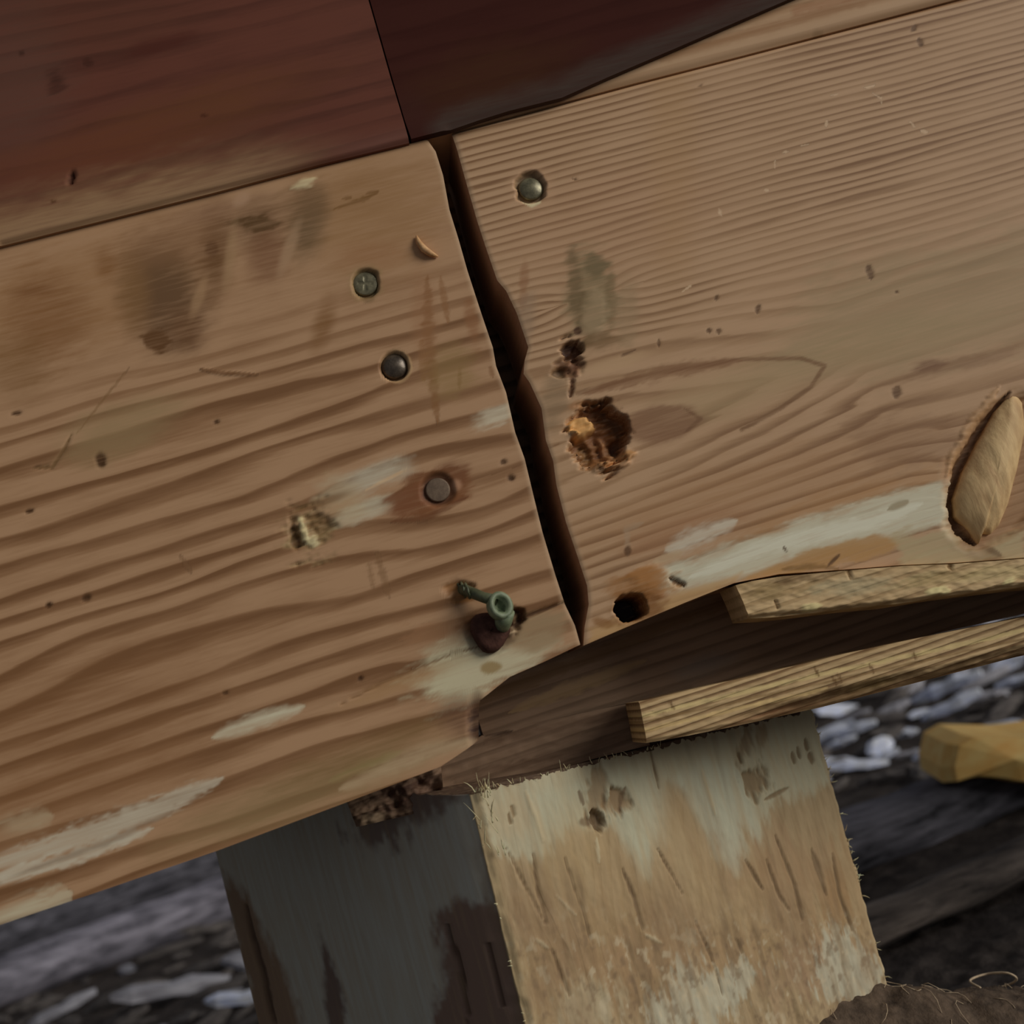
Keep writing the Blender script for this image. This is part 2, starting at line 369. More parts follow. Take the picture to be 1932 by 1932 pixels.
# screw pockets
p.blob(690, 534, 30, 30, 0, (118, 98, 64), .7, .4, .3); p.blob(690, 534, 25, 26, 0, (88, 76, 52), .8, .15, .15, -.0022); p.blob(694, 562, 12, 10, 0, (96, 74, 46), .7)
p.blob(748, 691, 29, 31, 0, (160, 130, 92), .8, .12, .08); p.blob(744, 691, 26, 27, 0, (66, 48, 34), .85, .12, .08, -.0026)  # paler ring, set to the right, paints the lit pocket wall
# worn end edge
d, _ = p.dist(gl); edge = 1-sstep(0, 12, d); p.over(edge*.55, (128, 106, 80)); p.h -= (1-sstep(0, 5, d))*.0003
d, _ = p.dist([(0, 465), (400, 365), (806, 262)]); p.over((1-sstep(6, 26, d))*.35, (146, 114, 82)); p.h -= (1-sstep(0, 5, d))*.0004
joistL = slab('joist', P, p, (0, .038, 0), PINE_L, origin=(float(xz(500, 1000)[0]), 0, float(BOTL[1])))
ENDG(joistL, 1); tag(joistL, 'knotty pine joist with smoky smudges and a bent green screw', 'joist', 'pine joists meeting at the gap')

# ------------------------------------------------------------------ right joist
yR = 0.0015
XR = 0.85
gr = [(1101, 1218), (1103, 1185), (1111, 1140), (1108, 1105), (1090, 1050), (1068, 985), (1050, 915), (1044, 870), (1030, 830), (1022, 770), (1000, 722), (988, 705), (990, 680), (997, 655),
      (975, 590), (955, 548), (938, 528), (918, 470), (900, 415), (880, 345), (862, 280), (852, 251)]
TR = xz(1750, 15, yR)
botR = curve_px([(1101, 1218), (1180, 1184), (1290, 1138), (1385, 1100), (1470, 1083), (1600, 1074), (1700, 1066), (1800, 1062), (1932, 1052), (2250, 1035), ('w', XR, xz(2250, 1035, yR)[1]-.004)], yR)
topR = curve_px([(852, 251), (1000, 212), (1200, 158), (1400, 107), (1600, 55), (1750, 15), (2100, -78), ('w', XR, xz(2100, -78, yR)[1]+.002)], yR)
us = us_for(botR[0, 0], botR[-1, 0], -9, xz(2000, 600, yR)[0], .00055, .006)
P = coons(botR, topR, curve_px(gr, yR), np.array([botR[-1], topR[-1]]), yR, us, 350)
px, py = proj(P); p = Paint(px, py)
ax, az = xz(1130, 815, yR); qx, qz = xz(1880, 900, yR); sx_, sz_ = xz(1115, 560, yR)
x, z = P[..., 0], P[..., 2]
dx, dz = x-ax, z-az
base = np.abs(dz)
arch = np.clip(dx, -.03, .09)*.19*np.exp(-(dz/.024)**2)
lo = (dz < 0)
zz = np.where(lo, base, base) + arch
zz = zz + .004*np.exp(-((x-sx_)/.012)**2-((z-sz_)/.011)**2)*np.sign(z-sz_) - np.where(lo, 1, 0)*.006*sstep(-.03, .0, (x-qx))*np.exp(-((z-qz)/.02)**2)
upper = sstep(.022, .036, dz)
# ring spacing: wide near the heart of the arch, tight above and at the bottom
lowt = sstep(.018, .04, -dz)
cum = zz/.0062 + np.where(dz > 0, np.maximum(0, zz-.026)*(1/.0027-1/.0062), np.maximum(0, zz-.018)*(1/.0036-1/.0062))
p.ring = cum + fbm(x/.12, z/.03, 21, 3)*.55 + fbm(x/.05, z/.003, 22, 3)*.38
p.con = np.where(dz > 0, .62+.3*upper, .85)*(.55+.8*vn(px/230+3, (py+.3*px)/50, 31))
p.con *= 1-.6*np.exp(-(((py+.3*px)-960)/46)**2)*sstep(1250, 1450, px)
p.con *= 1-.7*np.exp(-(((py+.27*px)-1080)/60)**2)*sstep(1380, 1560, px)
p.h += -.00006*np.clip(np.sin(p.ring*2*np.pi), 0, 1)*(.5+.5*upper)
# drifts
p.poly([(1560, 520), (1980, 420), (1980, 640), (1700, 690), (1450, 700)], (124, 106, 76), .5, 60, 30)
p.blob(1150, 420, 200, 90, 15, (138, 104, 76), .3, .6); p.blob(1270, 220, 40, 300, 0, (136, 104, 66), .3, .7)
p.blob(1380, 740, 150, 40, 17, (134, 112, 80), .55, .6); p.blob(1680, 640, 200, 40, 14, (128, 108, 76), .5, .6)
p.blob(1800, 690, 110, 12, 12, (100, 72, 46), .5, .6, .8); p.blob(1750, 690, 30, 10, 10, (92, 62, 40), .6, .5, .8)
p.line([(1090, 742), (1230, 705), (1400, 678), (1510, 676), (1556, 690), (1530, 730), (1470, 772), (1400, 810)], 4, (98, 70, 44), .75, .4, False)
p.line([(1100, 742), (1250, 702), (1400, 680)], 12, (104, 72, 46), .6, .8)
p.blob(1245, 800, 74, 34, 10, (106, 76, 52), .8, .25, .25); p.line([(1290, 770), (1322, 790), (1290, 818)], 4, (90, 62, 38), .6)
p.blob(1400, 935, 330, 60, 17, (132, 96, 62), .35, .6); p.blob(1600, 960, 200, 40, 18, (138, 100, 60), .45, .6); p.blob(1300, 1000, 120, 30, 17, (128, 92, 64), .4, .6)
# grey dirty smear with a pale core above the torn knot
p.blob(1115, 560, 44, 88, 3, (106, 90, 62), .75, .35, .5); p.blob(1085, 540, 14, 60, 5, (88, 70, 44), .7, .5, .7); p.blob(1125, 500, 22, 26, 0, (88, 74, 48), .7, .4, .7)
p.blob(1118, 600, 22, 44, -10, (124, 104, 76), .7, .4, .5, .0004); p.blob(1152, 560, 10, 60, 0, (96, 78, 50), .6, .5, .6); p.blob(1180, 590, 22, 60, 0, (122, 100, 72), .5, .5, .7); p.blob(1130, 645, 34, 20, 10, (100, 76, 48), .8, .4, .5)
p.blob(988, 540, 8, 44, -3, (114, 78, 50), .55, .5, .6)
# torn fibres down to the knot
p.blob(1078, 655, 18, 16, 0, (46, 24, 12), .95, .3, .8, -.003); p.blob(1074, 690, 22, 14, 0, (84, 54, 32), .8, .4, .8, -.0015); p.blob(1058, 700, 14, 8, 10, (54, 34, 18), .9, .3, .6, -.002)
p.blob(1080, 700, 12, 15, 0, (122, 84, 60), .8, .3, .4, .0008); p.line([(1090, 640), (1082, 690), (1076, 750)], 6, (76, 46, 26), .8, 1., h=-.001); p.blob(1045, 760, 24, 60, -15, (106, 86, 62), .6, .5, .5)
p.blob(1160, 685, 60, 12, 15, (150, 122, 90), .6, .5); p.blob(1090, 625, 8, 8, 0, (60, 36, 20), .9)
# the torn knot: ragged cavity
km = p.blob(1128, 824, 52, 60, 20, (96, 62, 32), .95, .18, .5, -.0055); p.h += km*.0016*p.n2
p.blob(1142, 806, 34, 44, 25, (82, 48, 22), .85, .4, .7); p.blob(1152, 850, 22, 26, 0, (62, 34, 18), .85, .4, .7, -.002)
p.blob(1096, 806, 23, 20, 20, (168, 126, 74), .95, .25, .5, .0045); p.blob(1108, 850, 12, 22, 10, (88, 62, 32), .8, .4, .8, -.001); p.blob(1145, 842, 10, 24, 30, (140, 100, 66), .7, .4, .7, .002)
p.blob(1150, 872, 34, 14, 15, (142, 100, 60), .8, .4, .8, .003); p.blob(1135, 885, 8, 6, 0, (60, 38, 18), .9); p.blob(1180, 860, 12, 12, 0, (138, 100, 60), .7, .4, .9, .001); p.blob(1090, 765, 16, 10, 20, (128, 90, 56), .6)
p.line([(1085, 775), (1130, 764), (1168, 800), (1172, 840)], 5, (70, 42, 20), .8, .6)
# weathered pale band along the lower edge
p.poly([(1225, 1085), (1400, 1020), (1560, 968), (1700, 930), (1790, 908), (1800, 990), (1720, 1005), (1560, 1035), (1440, 1075), (1380, 1095), (1290, 1112), (1250, 1108)], (160, 153, 130), .95, 12, 7)
p.line([(1300, 1090), (1450, 1030), (1650, 985), (1740, 950)], 14, (172, 167, 146), .9, .6)
p.line([(1255, 1040), (1310, 1015), (1390, 982)], 15, (164, 154, 134), .8, .8, soft=.9); p.line([(1230, 1062), (1290, 1040)], 8, (150, 128, 98), .6, .7)
p.poly([(1400, 1095), (1480, 1060), (1560, 1032), (1650, 1010), (1700, 1022), (1680, 1045), (1600, 1060), (1560, 1072), (1470, 1084)], (140, 106, 64), .9, 6, 6)
p.poly([(1690, 1015), (1790, 990), (1850, 1030), (1932, 1000), (1932, 1060), (1700, 1066)], (140, 124, 92), .85, 10, 10)
p.poly([(1110, 1215), (1200, 1178), (1385, 1100), (1400, 1080), (1290, 1115), (1200, 1150), (1115, 1190)], (150, 118, 76), .7, 6, 5)
p.line([(1675, 962), (1715, 945)], 7, (112, 98, 70), .7); p.blob(1840, 1040, 50, 16, -20, (104, 82, 54), .6, .5); p.line([(1845, 1020), (1890, 1050)], 6, (84, 64, 40), .7)
p.blob(1790, 960, 14, 60, 5, (160, 144, 116), .6, .5, .6); p.blob(1785, 900, 10, 30, 0, (150, 112, 78), .6, .5)
p.line([(1470, 1075), (1540, 1068), (1584, 1074)], 5, (98, 72, 36), .7, .8); p.line([(1560, 1070), (1585, 1045)], 3.5, (70, 46, 24), .9); p.line([(1478, 1030), (1484, 1042)], 2.5, (70, 50, 30), .9)
p.line([(1262, 1090), (1280, 1100), (1294, 1106)], 6, (48, 30, 14), .9, .8, h=-.001)
# resin hole with brown rim
p.blob(1210, 1105, 56, 32, 5, (122, 82, 42), .75, .4, .7); p.blob(1230, 1090, 40, 24, 0, (134, 92, 50), .6, .5, 1.0, .0004); p.blob(1200, 1150, 52, 32, 20, (98, 62, 28), .75, .4, .5)
p.blob(1137, 1175, 22, 10, -15, (108, 72, 34), .7); p.blob(1188, 1146, 29, 24, 10, (20, 10, 7), .98, .15, .25, -.014); p.blob(1270, 1108, 22, 10, 10, (138, 98, 54), .6, .4, .8)
p.line([(1185, 1050), (1182, 1000), (1215, 985)], 6, (136, 114, 90), .5, .8); p.blob(1184, 1040, 6, 10, -10, (74, 48, 26), .85)
# ticks and pale scuffs
for pts, w in (([(1638, 498), (1644, 528)], 7), ([(1722, 50), (1728, 56)], 8), ([(1732, 72), (1740, 88)], 6), ([(1432, 574), (1428, 592)], 5), ([(1336, 620), (1340, 628)], 5), ([(1354, 620), (1358, 630)], 5),
               ([(1243, 640), (1243, 656)], 3), ([(1694, 728), (1690, 752)], 9), ([(1352, 556), (1352, 566)], 4), ([(1320, 160), (1322, 164)], 6), ([(1085, 335), (1084, 340)], 6), ([(1692, 548), (1692, 554)], 4), ([(1200, 660), (1170, 672)], 3)):
    p.line(pts, w, (80, 56, 34), .8, .5, h=-.0001)
for pts, w in (([(1630, 166), (1652, 160)], 4), ([(1645, 175), (1662, 185), (1664, 198)], 3), ([(1715, 228), (1728, 240)], 4), ([(1735, 246), (1752, 250)], 5), ([(1560, 225), (1558, 240)], 4), ([(1510, 275), (1528, 272)], 3.5), ([(1475, 288), (1490, 286)], 3.5),
               ([(1356, 390), (1362, 412)], 3.5), ([(1285, 552), (1305, 538)], 3.5), ([(1566, 180), (1584, 177)], 3.5), ([(1462, 300), (1462, 320)], 3), ([(1440, 358), (1452, 360)], 3.5)):
    p.line(pts, w*.6, (176, 146, 116), .65, 1.4)
p.blob(1003, 353, 40, 42, 0, (150, 118, 88), .45, .4); p.blob(1001, 355, 27, 29, 0, (90, 74, 52), .85, .15, .2, -.0022)
p.line([(985, 378), (1003, 388), (1022, 380)], 4, (190, 160, 124), .8, .3)  # pale arc paints the light on the pocket's lower rim
# pocket round the torn splinter
d, u, v = p.ell(1885, 895, 92, 165, -22); m = 1-sstep(.8, 1.05, d+.1*p.n1); p.over(m*.7, (116, 86, 56)); p.h -= m*.002
p.line([(1905, 740), (1860, 800), (1815, 880), (1800, 950), (1815, 1000), (1845, 1025)], 10, (62, 38, 20), .8, .5, h=-.002)  # dark line paints the shade left of the splinter
p.line([(1885, 730), (1835, 800), (1805, 850), (1785, 900)], 9, (150, 116, 80), .6, 1., h=.0006)
p.poly([(1600, 800), (1790, 790), (1830, 820), (1790, 870), (1650, 880)], (104, 74, 48), .35, 25, 20)
d, _ = p.dist(gr); p.over((1-sstep(0, 14, d))*.5, (140, 116, 90)); p.h -= (1-sstep(0, 5, d))*.0003
p.blob(985, 615, 20, 60, -12, (120, 98, 76), .6, .5)
d, _ = p.dist([(852, 251), (1200, 158), (1750, 15), (2000, -50)]); p.h -= (1-sstep(0, 6, d))*.001
joistR = slab('joist', P, p, (0, .038, 0), PINE_R, origin=(float(xz(1500, 1000)[0]), yR, float(botR[4, 1])))
ENDG(joistR, 0); tag(joistR, 'fine grained pine joist with a torn knot and a black resin hole', 'joist', 'pine joists meeting at the gap')

# ---- the torn splinter standing proud on the right joist
out = [(1912, 738), (1880, 775), (1848, 832), (1818, 892), (1802, 940), (1804, 974), (1828, 1000), (1846, 1026), (1852, 1006), (1868, 1008), (1884, 992), (1902, 950), (1920, 880), (1934, 810), (1928, 760)]
def bulge(name, outl, y, hgt, mat, rings=8, seed=0, parent=None, ext=.004, tiltx=0.):
    rnd = np.random.RandomState(seed)
    Q = np.array([un(a, b, y) for a, b in outl]); c = Q.mean(0); n = len(Q)
    # densify
    D = []
    for i in range(n):
        for t in np.linspace(0, 1, 5)[:-1]: D.append(Q[i]*(1-t)+Q[(i+1) % n]*t)
    D = np.array(D); n = len(D); V = [c+np.array([0, -hgt, 0])]; F = []
    for k in range(1, rings+1):
        r = k/rings; ring = c+(D-c)*r
        ring[:, 1] = y - hgt*(1-r**2.6) + hgt*.16*fbm(ring[:, 0]/.002, ring[:, 2]/.02, seed+4, 3)*(1 if k < rings else 0) + tiltx*(ring[:, 0]-c[0])
        V += list(ring)
    V += list(D+np.array([0, ext, 0]))
    for i in range(n): F.append((0, 1+(i+1) % n, 1+i))
    for k in range(rings):
        a = 1+k*n; b = a+n
        for i in range(n): F.append((a+i, a+(i+1) % n, b+(i+1) % n, b+i))
    F.append(tuple(1+rings*n+i for i in range(n)))
    o = mesh_obj(name, np.array(V)-c, F, mat, parent); o.location = c
    return o
SPL = plain('fresh_torn_wood', (140, 112, 76), (172, 146, 104), .7, 60, (5, 5, 1), bump=.5)
o = bulge('wood_splinter', out, yR+.001, .0042, SPL, seed=3, ext=.003)
tag(o, 'pale torn wood splinter lifting out of the fine grained joist', 'splinter')
# ---- curled shaving on the left joist
def tube(pts, rad, seg=8):
    pts = np.asarray(pts, float); n = len(pts); V = []; F = []
    rad = np.broadcast_to(np.asarray(rad, float), (n,)) if np.ndim(rad) < 2 else rad
    for i in range(n):
        t = pts[min(i+1, n-1)]-pts[max(i-1, 0)]; t = t/(np.linalg.norm(t)+1e-12)
        a = np.cross(t, [0, 0, 1.]) if abs(t[2]) < .9 else np.cross(t, [1., 0, 0]); a /= np.linalg.norm(a); b = np.cross(t, a)
        for k in range(seg):
            w = 2*math.pi*k/seg; V.append(pts[i]+rad[i]*(math.cos(w)*a+math.sin(w)*b))
    for i in range(n-1):
        for k in range(seg): F.append((i*seg+k, i*seg+(k+1) % seg, (i+1)*seg+(k+1) % seg, (i+1)*seg+k))
    F.append(tuple(range(seg))[::-1]); F.append(tuple((n-1)*seg+k for k in range(seg)))
    return V, F
def tube_obj(name, pts, rad, mat, parent=None, seg=8, origin=None):
    V, F = tube(pts, rad, seg); V = np.array(V); o0 = V.mean(0) if origin is None else np.asarray(origin)
    o = mesh_obj(name, V-o0, F, mat, parent); 
    if parent is None: o.location = o0
    return o
SHV = plain('shaving_wood', (136, 100, 62), (168, 132, 92), .6, 300)
pts = [un(786, 445, -.0006), un(790, 457, -.0012), un(800, 470, -.0014), un(813, 479, -.0012), un(826, 484, -.0006)]
o = tube_obj('wood_shaving', pts, [.0003, .0009, .0012, .0010, .0003], SHV)
tag(o, 'small curled wood shaving stuck on the smudged pine joist', 'shaving')

# ------------------------------------------------------------------ rear joist seen through the gap
yB = .053
botB = curve_px([(300, 1550), (1210, 1318), (2100, 1110)], yB)
def flat_board(name, bot, top, y, th, mat, paintfn=None, fine=.0012, d0=None, d1=None, left=None, right=None, nv=60, spacing=.006, origin=None, parent=None, wob=.6, seed=1):
    us = us_for(bot[0, 0], bot[-1, 0], bot[0, 0]-1 if d0 is None else d0, bot[-1, 0]+1 if d1 is None else d1, fine, .008)
    P = coons(bot, top, np.array([bot[0], top[0]]) if left is None else left, np.array([bot[-1], top[-1]]) if right is None else right, y, us, nv)
    px, py = proj(P); p = Paint(px, py); grain(p, P, spacing, wob, seed)
    if paintfn: paintfn(p, P)
    o0 = P.reshape(-1, 3).mean(0) if origin is None else origin
    return slab(name, P, p, (0, th, 0), mat, origin=o0, parent=parent)
zA = max(un(888, 1497, .010)[2], un(1538, 1338, .070)[2], un(380, 1500, .114)[2])+.0005; zT = xz(850, 255, yB)[1]
o = flat_board('joist', np.array([(-.5, zA), (.6, zA)]), np.array([(-.5, zT-.002), (.6, zT-.002)]), yB, .038, WEATH_SHADE, nv=120, fine=.002)
tag(o, 'weathered brown joist showing dark through the gap between two pine joists', 'joist')

# ------------------------------------------------------------------ upper boards
# red stained board over the left joist
yU = -.0025
bU = curve_px([('w', XL, xz(0, 462, yU)[1]), (-300, 537), (0, 461), (400, 361), (600, 308), (772, 266)], yU)
tU = np.array([(XL, bU[0, 1]+.14), (bU[-1, 0]-.022, bU[-1, 1]+.14)])
rU = curve_px([(772, 266), (762, 230), (735, 140), (718, 80), (695, 0), (640, -190)], yU); tU[-1] = rU[-1]; tU[0, 1] = rU[-1, 1]
def paint_red(p, P):
    p.con *= .15+.4*vn(p.X/200, (p.Y+.3*p.X)/40, 8)
    q = p.Y + .255*p.X - 461                    # pixels below (+) or above (-) the board's foot
    p.blob(30, 160, 90, 160, 0, (76, 52, 42), .5, .7); p.blob(180, 30, 160, 60, 0, (70, 42, 30), .4, .7)
    p.blob(330, 230, 260, 50, 17, (84, 50, 28), .55, .7); p.blob(120, 300, 220, 40, 15, (84, 46, 30), .5, .6)
    m = sstep(-120, -8, q + 30*p.n1)*(1-sstep(250, 640, p.X)); p.over(m*.75, (118, 90, 62))
    m = sstep(-70, -6, q + 16*p.n1)*(1-sstep(420, 700, p.X)); p.over(m*.7, (122, 96, 70))
    m = sstep(-46, -6, q + 8*p.n1)*sstep(560, 720, p.X); p.over(m*.5, (92, 62, 52))
    p.blob(135, 335, 6, 14, -12, (40, 16, 8), .95, .3, .3, -.0012); p.blob(105, 155, 16, 20, 0, (52, 28, 20), .7, .5, .8); p.blob(165, 118, 12, 9, 0, (48, 24, 16), .6)
    p.blob(100, 380, 6, 4, 0, (70, 44, 24), .8); p.blob(385, 218, 7, 4, 0, (56, 28, 16), .7); p.blob(300, 85, 60, 14, 17, (62, 28, 20), .6, .6); p.blob(40, 100, 7, 6, 0, (50, 28, 20), .7)
    d, _ = p.dist([(0, 461), (772, 266)]); p.h -= (1-sstep(0, 8, d))*.0012
o = flat_board('fascia_board', bU, tU, yU, .036, RED, paint_red, fine=.0009, d0=xz(-80, 400)[0], right=rU, nv=170, spacing=.008, wob=1.2, seed=40)
tag(o, 'red stained board whose bare tan foot sits on the smudged joist', 'board', 'boards above the joists')
# bare upper timber over the right joist
yV = .001
bV = curve_px([(780, 266), (852, 246), (1200, 153), (1400, 102), (1750, 10), (2100, -83), ('w', XR, xz(2100, -83, yV)[1]+.002)], yV)
tV = np.array([(bV[0, 0], bV[0, 1]+.11), (XR, bV[0, 1]+.11)]); tV[:, 1] = max(tV[0, 1], bV[-1, 1]+.05)
def paint_up(p, P):
    p.con *= .5
    p.line([(1250, 110), (1420, 60), (1600, 10), (1700, -20)], 9, (112, 78, 46), .55, .6, False)
    p.line([(1500, 20), (1700, -30)], 8, (120, 80, 50), .5, .6, False)
    d, _ = p.dist([(852, 246), (1200, 153), (1750, 10), (2000, -55)]); p.h -= (1-sstep(0, 7, d))*.0012; p.over((1-sstep(10, 40, d))*.35, (146, 120, 92))
    p.blob(1545, 62, 10, 6, 0, (112, 88, 60), .6)
o = flat_board('upper_timber', bV, tV, yV, .034, PINE_U, paint_up, fine=.0009, d1=xz(2000, 100)[0], nv=120, spacing=.005)
tag(o, 'bare pine timber lying along the top of the fine grained joist', 'timber')
# dark board in front of it, shade put into its red; foot cut slanted
yD = -.0023
bD = curve_px([(776, 262), (850, 243), (905, 224), (960, 207), (1060, 182), (1150, 142), (1260, 95), (1480, 0), (1900, -180)], yD)
lD = curve_px([(776, 262), (764, 228), (738, 140), (721, 80), (698, 0), (644, -190)], yD)
tD = np.array([lD[-1], (bD[-1, 0], lD[-1, 1])])
tD[1, 1] = max(lD[-1, 1], bD[-1, 1]+.004); 
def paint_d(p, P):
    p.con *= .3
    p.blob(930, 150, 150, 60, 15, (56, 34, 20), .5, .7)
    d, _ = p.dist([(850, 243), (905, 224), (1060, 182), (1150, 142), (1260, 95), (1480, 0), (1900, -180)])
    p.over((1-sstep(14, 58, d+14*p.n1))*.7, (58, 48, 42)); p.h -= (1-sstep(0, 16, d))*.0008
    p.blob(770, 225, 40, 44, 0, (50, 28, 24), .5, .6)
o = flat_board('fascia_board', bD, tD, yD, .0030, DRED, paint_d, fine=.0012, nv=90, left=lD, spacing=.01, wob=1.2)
tag(o, 'red board with shade put in its dark colour and a slanted grey foot over bare pine timber', 'board', 'boards above the joists')

# ------------------------------------------------------------------ planks under the joists
# rough-sawn batten under the right joist
yS = -.0015
bS = curve_px([(1414, 1166), (1470, 1163), (1540, 1155), (1620, 1145), (1700, 1138), (1800, 1122), (1932, 1106), (2150, 1085), ('w', .7, xz(2150, 1085, yS)[1]-.008)], yS)
tS = curve_px([(1388, 1104), (1420, 1096), (1470, 1088), (1580, 1078), (1700, 1068), (1800, 1064), (1932, 1054), (2150, 1040), ('w', .7, xz(2150, 1040, yS)[1]-.008)], yS)
def paint_saw(p, P):
    p.con *= .5
    p.h += .0004*(fbm(p.X/18, p.Y/7, 5, 3)) + .00015*p.n2
    for a in ((1460, 1110, 60, 18, 0, (112, 92, 56), .6), (1500, 1090, 60, 10, 10, (92, 70, 44), .7), (1620, 1105, 90, 14, 8, (140, 128, 98), .6), (1760, 1090, 90, 10, 8, (128, 110, 70), .5), (1880, 1085, 60, 12, 8, (150, 132, 92), .6)):
        p.blob(*a, soft=.5, rough=.9)
    for xx, yy in ((1462, 1140), (1600, 1085), (1790, 1070)):
        p.line([(xx, yy-9), (xx+7, yy+9)], 3.5, (92, 68, 38), .8, 1., h=-.0006)
    for xx, yy in ((1533, 1143), (1760, 1118), (1780, 1115), (1900, 1098)):
        p.blob(xx, yy, 14, 7, 10, (178, 158, 112), .8, .4, 1., .0004)
    d, _ = p.dist([(1414, 1166), (1540, 1155), (1700, 1138), (1932, 1106)]); p.h -= (1-sstep(0, 8+6*p.n2, d))*.002
o = flat_board('batten', bS, tS, yS, .018, SAWN, paint_saw, fine=.0006, d1=xz(1990, 1100)[0], left=curve_px([(1414, 1166), (1402, 1135), (1388, 1104)], yS), nv=34, spacing=.003)
tag(o, 'rough-sawn pale batten fixed below the fine grained joist', 'batten')
# board recessed behind it, its shade put into the dark wood colour
yA = .036
bA = curve_px([(912, 1388), (1000, 1366), (1206, 1322), (1500, 1255), (1932, 1158), (2200, 1098)], yA)
tA = curve_px([(893, 1318), (962, 1270), (1100, 1208), (1385, 1092), (1600, 1050), (1932, 1000), (2200, 950)], yA)
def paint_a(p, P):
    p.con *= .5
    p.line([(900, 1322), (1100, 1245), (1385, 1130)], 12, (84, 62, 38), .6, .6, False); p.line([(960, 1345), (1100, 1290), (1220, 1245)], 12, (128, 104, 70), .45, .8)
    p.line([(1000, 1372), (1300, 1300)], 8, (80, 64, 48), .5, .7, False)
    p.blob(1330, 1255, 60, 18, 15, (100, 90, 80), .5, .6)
o = flat_board('shaded_board', bA, tA, yA, .0155, WEATH_SHADE, paint_a, fine=.0009, left=curve_px([(912, 1388), (901, 1352), (893, 1318)], yA), nv=50, spacing=.004)
tag(o, 'shaded board, darkened in its colour, recessed under the gap, between joists and plank', 'board')
# lower plank, its lit stretch in the paler wood
yL = .010
bL = curve_px([(1221, 1402), (1300, 1388), (1430, 1362), (1560, 1334), (1750, 1285), (1932, 1238), (2150, 1182), ('w', .7, xz(2150, 1182, yL)[1]-.013)], yL)
tL = curve_px([(1206, 1324), (1300, 1302), (1450, 1268), (1600, 1232), (1750, 1200), (1932, 1164), (2150, 1118), ('w', .7, xz(2150, 1118, yL)[1]-.013)], yL)
def paint_l(p, P):
    p.con *= 1.0; q = p.Y+.245*p.X
    p.h += .0003*p.n2
    m = sstep(1678, 1706, q-8*sstep(1500, 1900, p.X)+8*p.n1)*sstep(1350, 1520, p.X); p.over(m*.7, (98, 72, 44)); p.h -= m*.004
    p.line([(1215, 1350), (1500, 1283), (1700, 1240), (1932, 1190)], 4, (176, 152, 104), .7, .8, False); p.line([(1215, 1378), (1400, 1335), (1560, 1300)], 4, (172, 146, 98), .6, .8, False)
    p.line([(1215, 1362), (1500, 1300), (1932, 1205)], 2.5, (104, 80, 48), .7, .6, False)
    for xx, yy in ((1536, 1268), (1570, 1285), (1580, 1280), (1262, 1330), (1640, 1262), (1720, 1236)):
        p.line([(xx, yy-10), (xx+10, yy+10)], 3, (88, 64, 36), .8, .8)
    p.blob(1570, 1310, 30, 14, 15, (84, 62, 40), .6, .5, .8); p.blob(1650, 1290, 60, 10, 15, (96, 80, 46), .5, .5); p.blob(1460, 1345, 80, 8, 14, (110, 76, 50), .5, .6)
    d, _ = p.dist([(1221, 1402), (1430, 1362), (1560, 1334), (1932, 1238)]); p.h -= (1-sstep(0, 7, d))*.0012
    d, _ = p.dist([(1206, 1324), (1450, 1268), (1600, 1232), (1932, 1164)]); p.h -= (1-sstep(0, 6, d))*.0010
o = flat_board('plank', bL, tL, yL, .022, SAWN, paint_l, fine=.0006, d1=xz(1990, 1200)[0], left=curve_px([(1221, 1402), (1212, 1355), (1206, 1324)], yL), nv=34, spacing=.0022)
tag(o, 'pale split pine plank lying on top of the post', 'plank')
# left end of the same plank, its shade given as darker wood
yK = .036
bK = curve_px([(836, 1508), (900, 1500), (1000, 1466), (1120, 1432), (1226, 1406)], yK)
tK = curve_px([(826, 1438), (912, 1386), (1000, 1364), (1212, 1322)], yK)
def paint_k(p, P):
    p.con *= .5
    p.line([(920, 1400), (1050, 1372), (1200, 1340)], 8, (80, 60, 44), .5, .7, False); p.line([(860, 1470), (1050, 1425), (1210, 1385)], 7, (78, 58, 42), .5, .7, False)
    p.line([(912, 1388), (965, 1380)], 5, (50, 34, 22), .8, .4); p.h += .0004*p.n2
o = flat_board('plank', bK, tK, yK, .016, WEATH_SHADE, paint_k, fine=.0009, left=curve_px([(836, 1508), (830, 1462), (826, 1438)], yK), nv=30, spacing=.0035)
tag(o, 'left end of the pale plank on the post, its shade put in darker wood', 'plank')

# dark packing crammed between joists and post
yP = .030
def paint_p(p, P):
    p.h += .004*fbm(p.X/22, p.Y/22, 3, 3); p.blob(780, 1500, 60, 30, 10, (66, 44, 34), .6, .6, .8); p.blob(705, 1545, 22, 10, 10, (104, 88, 68), .7, .5, .6)
o = flat_board('packing_shim', curve_px([(672, 1560), (730, 1548), (800, 1530), (838, 1512)], yP), curve_px([(650, 1500), (740, 1462), (830, 1420)], yP), yP, .012, WEATH_SHADE, paint_p, fine=.0006, nv=60, spacing=.004)
tag(o, 'dark crumbly packing shim wedged between smudged joist and shaded post face', 'shim')

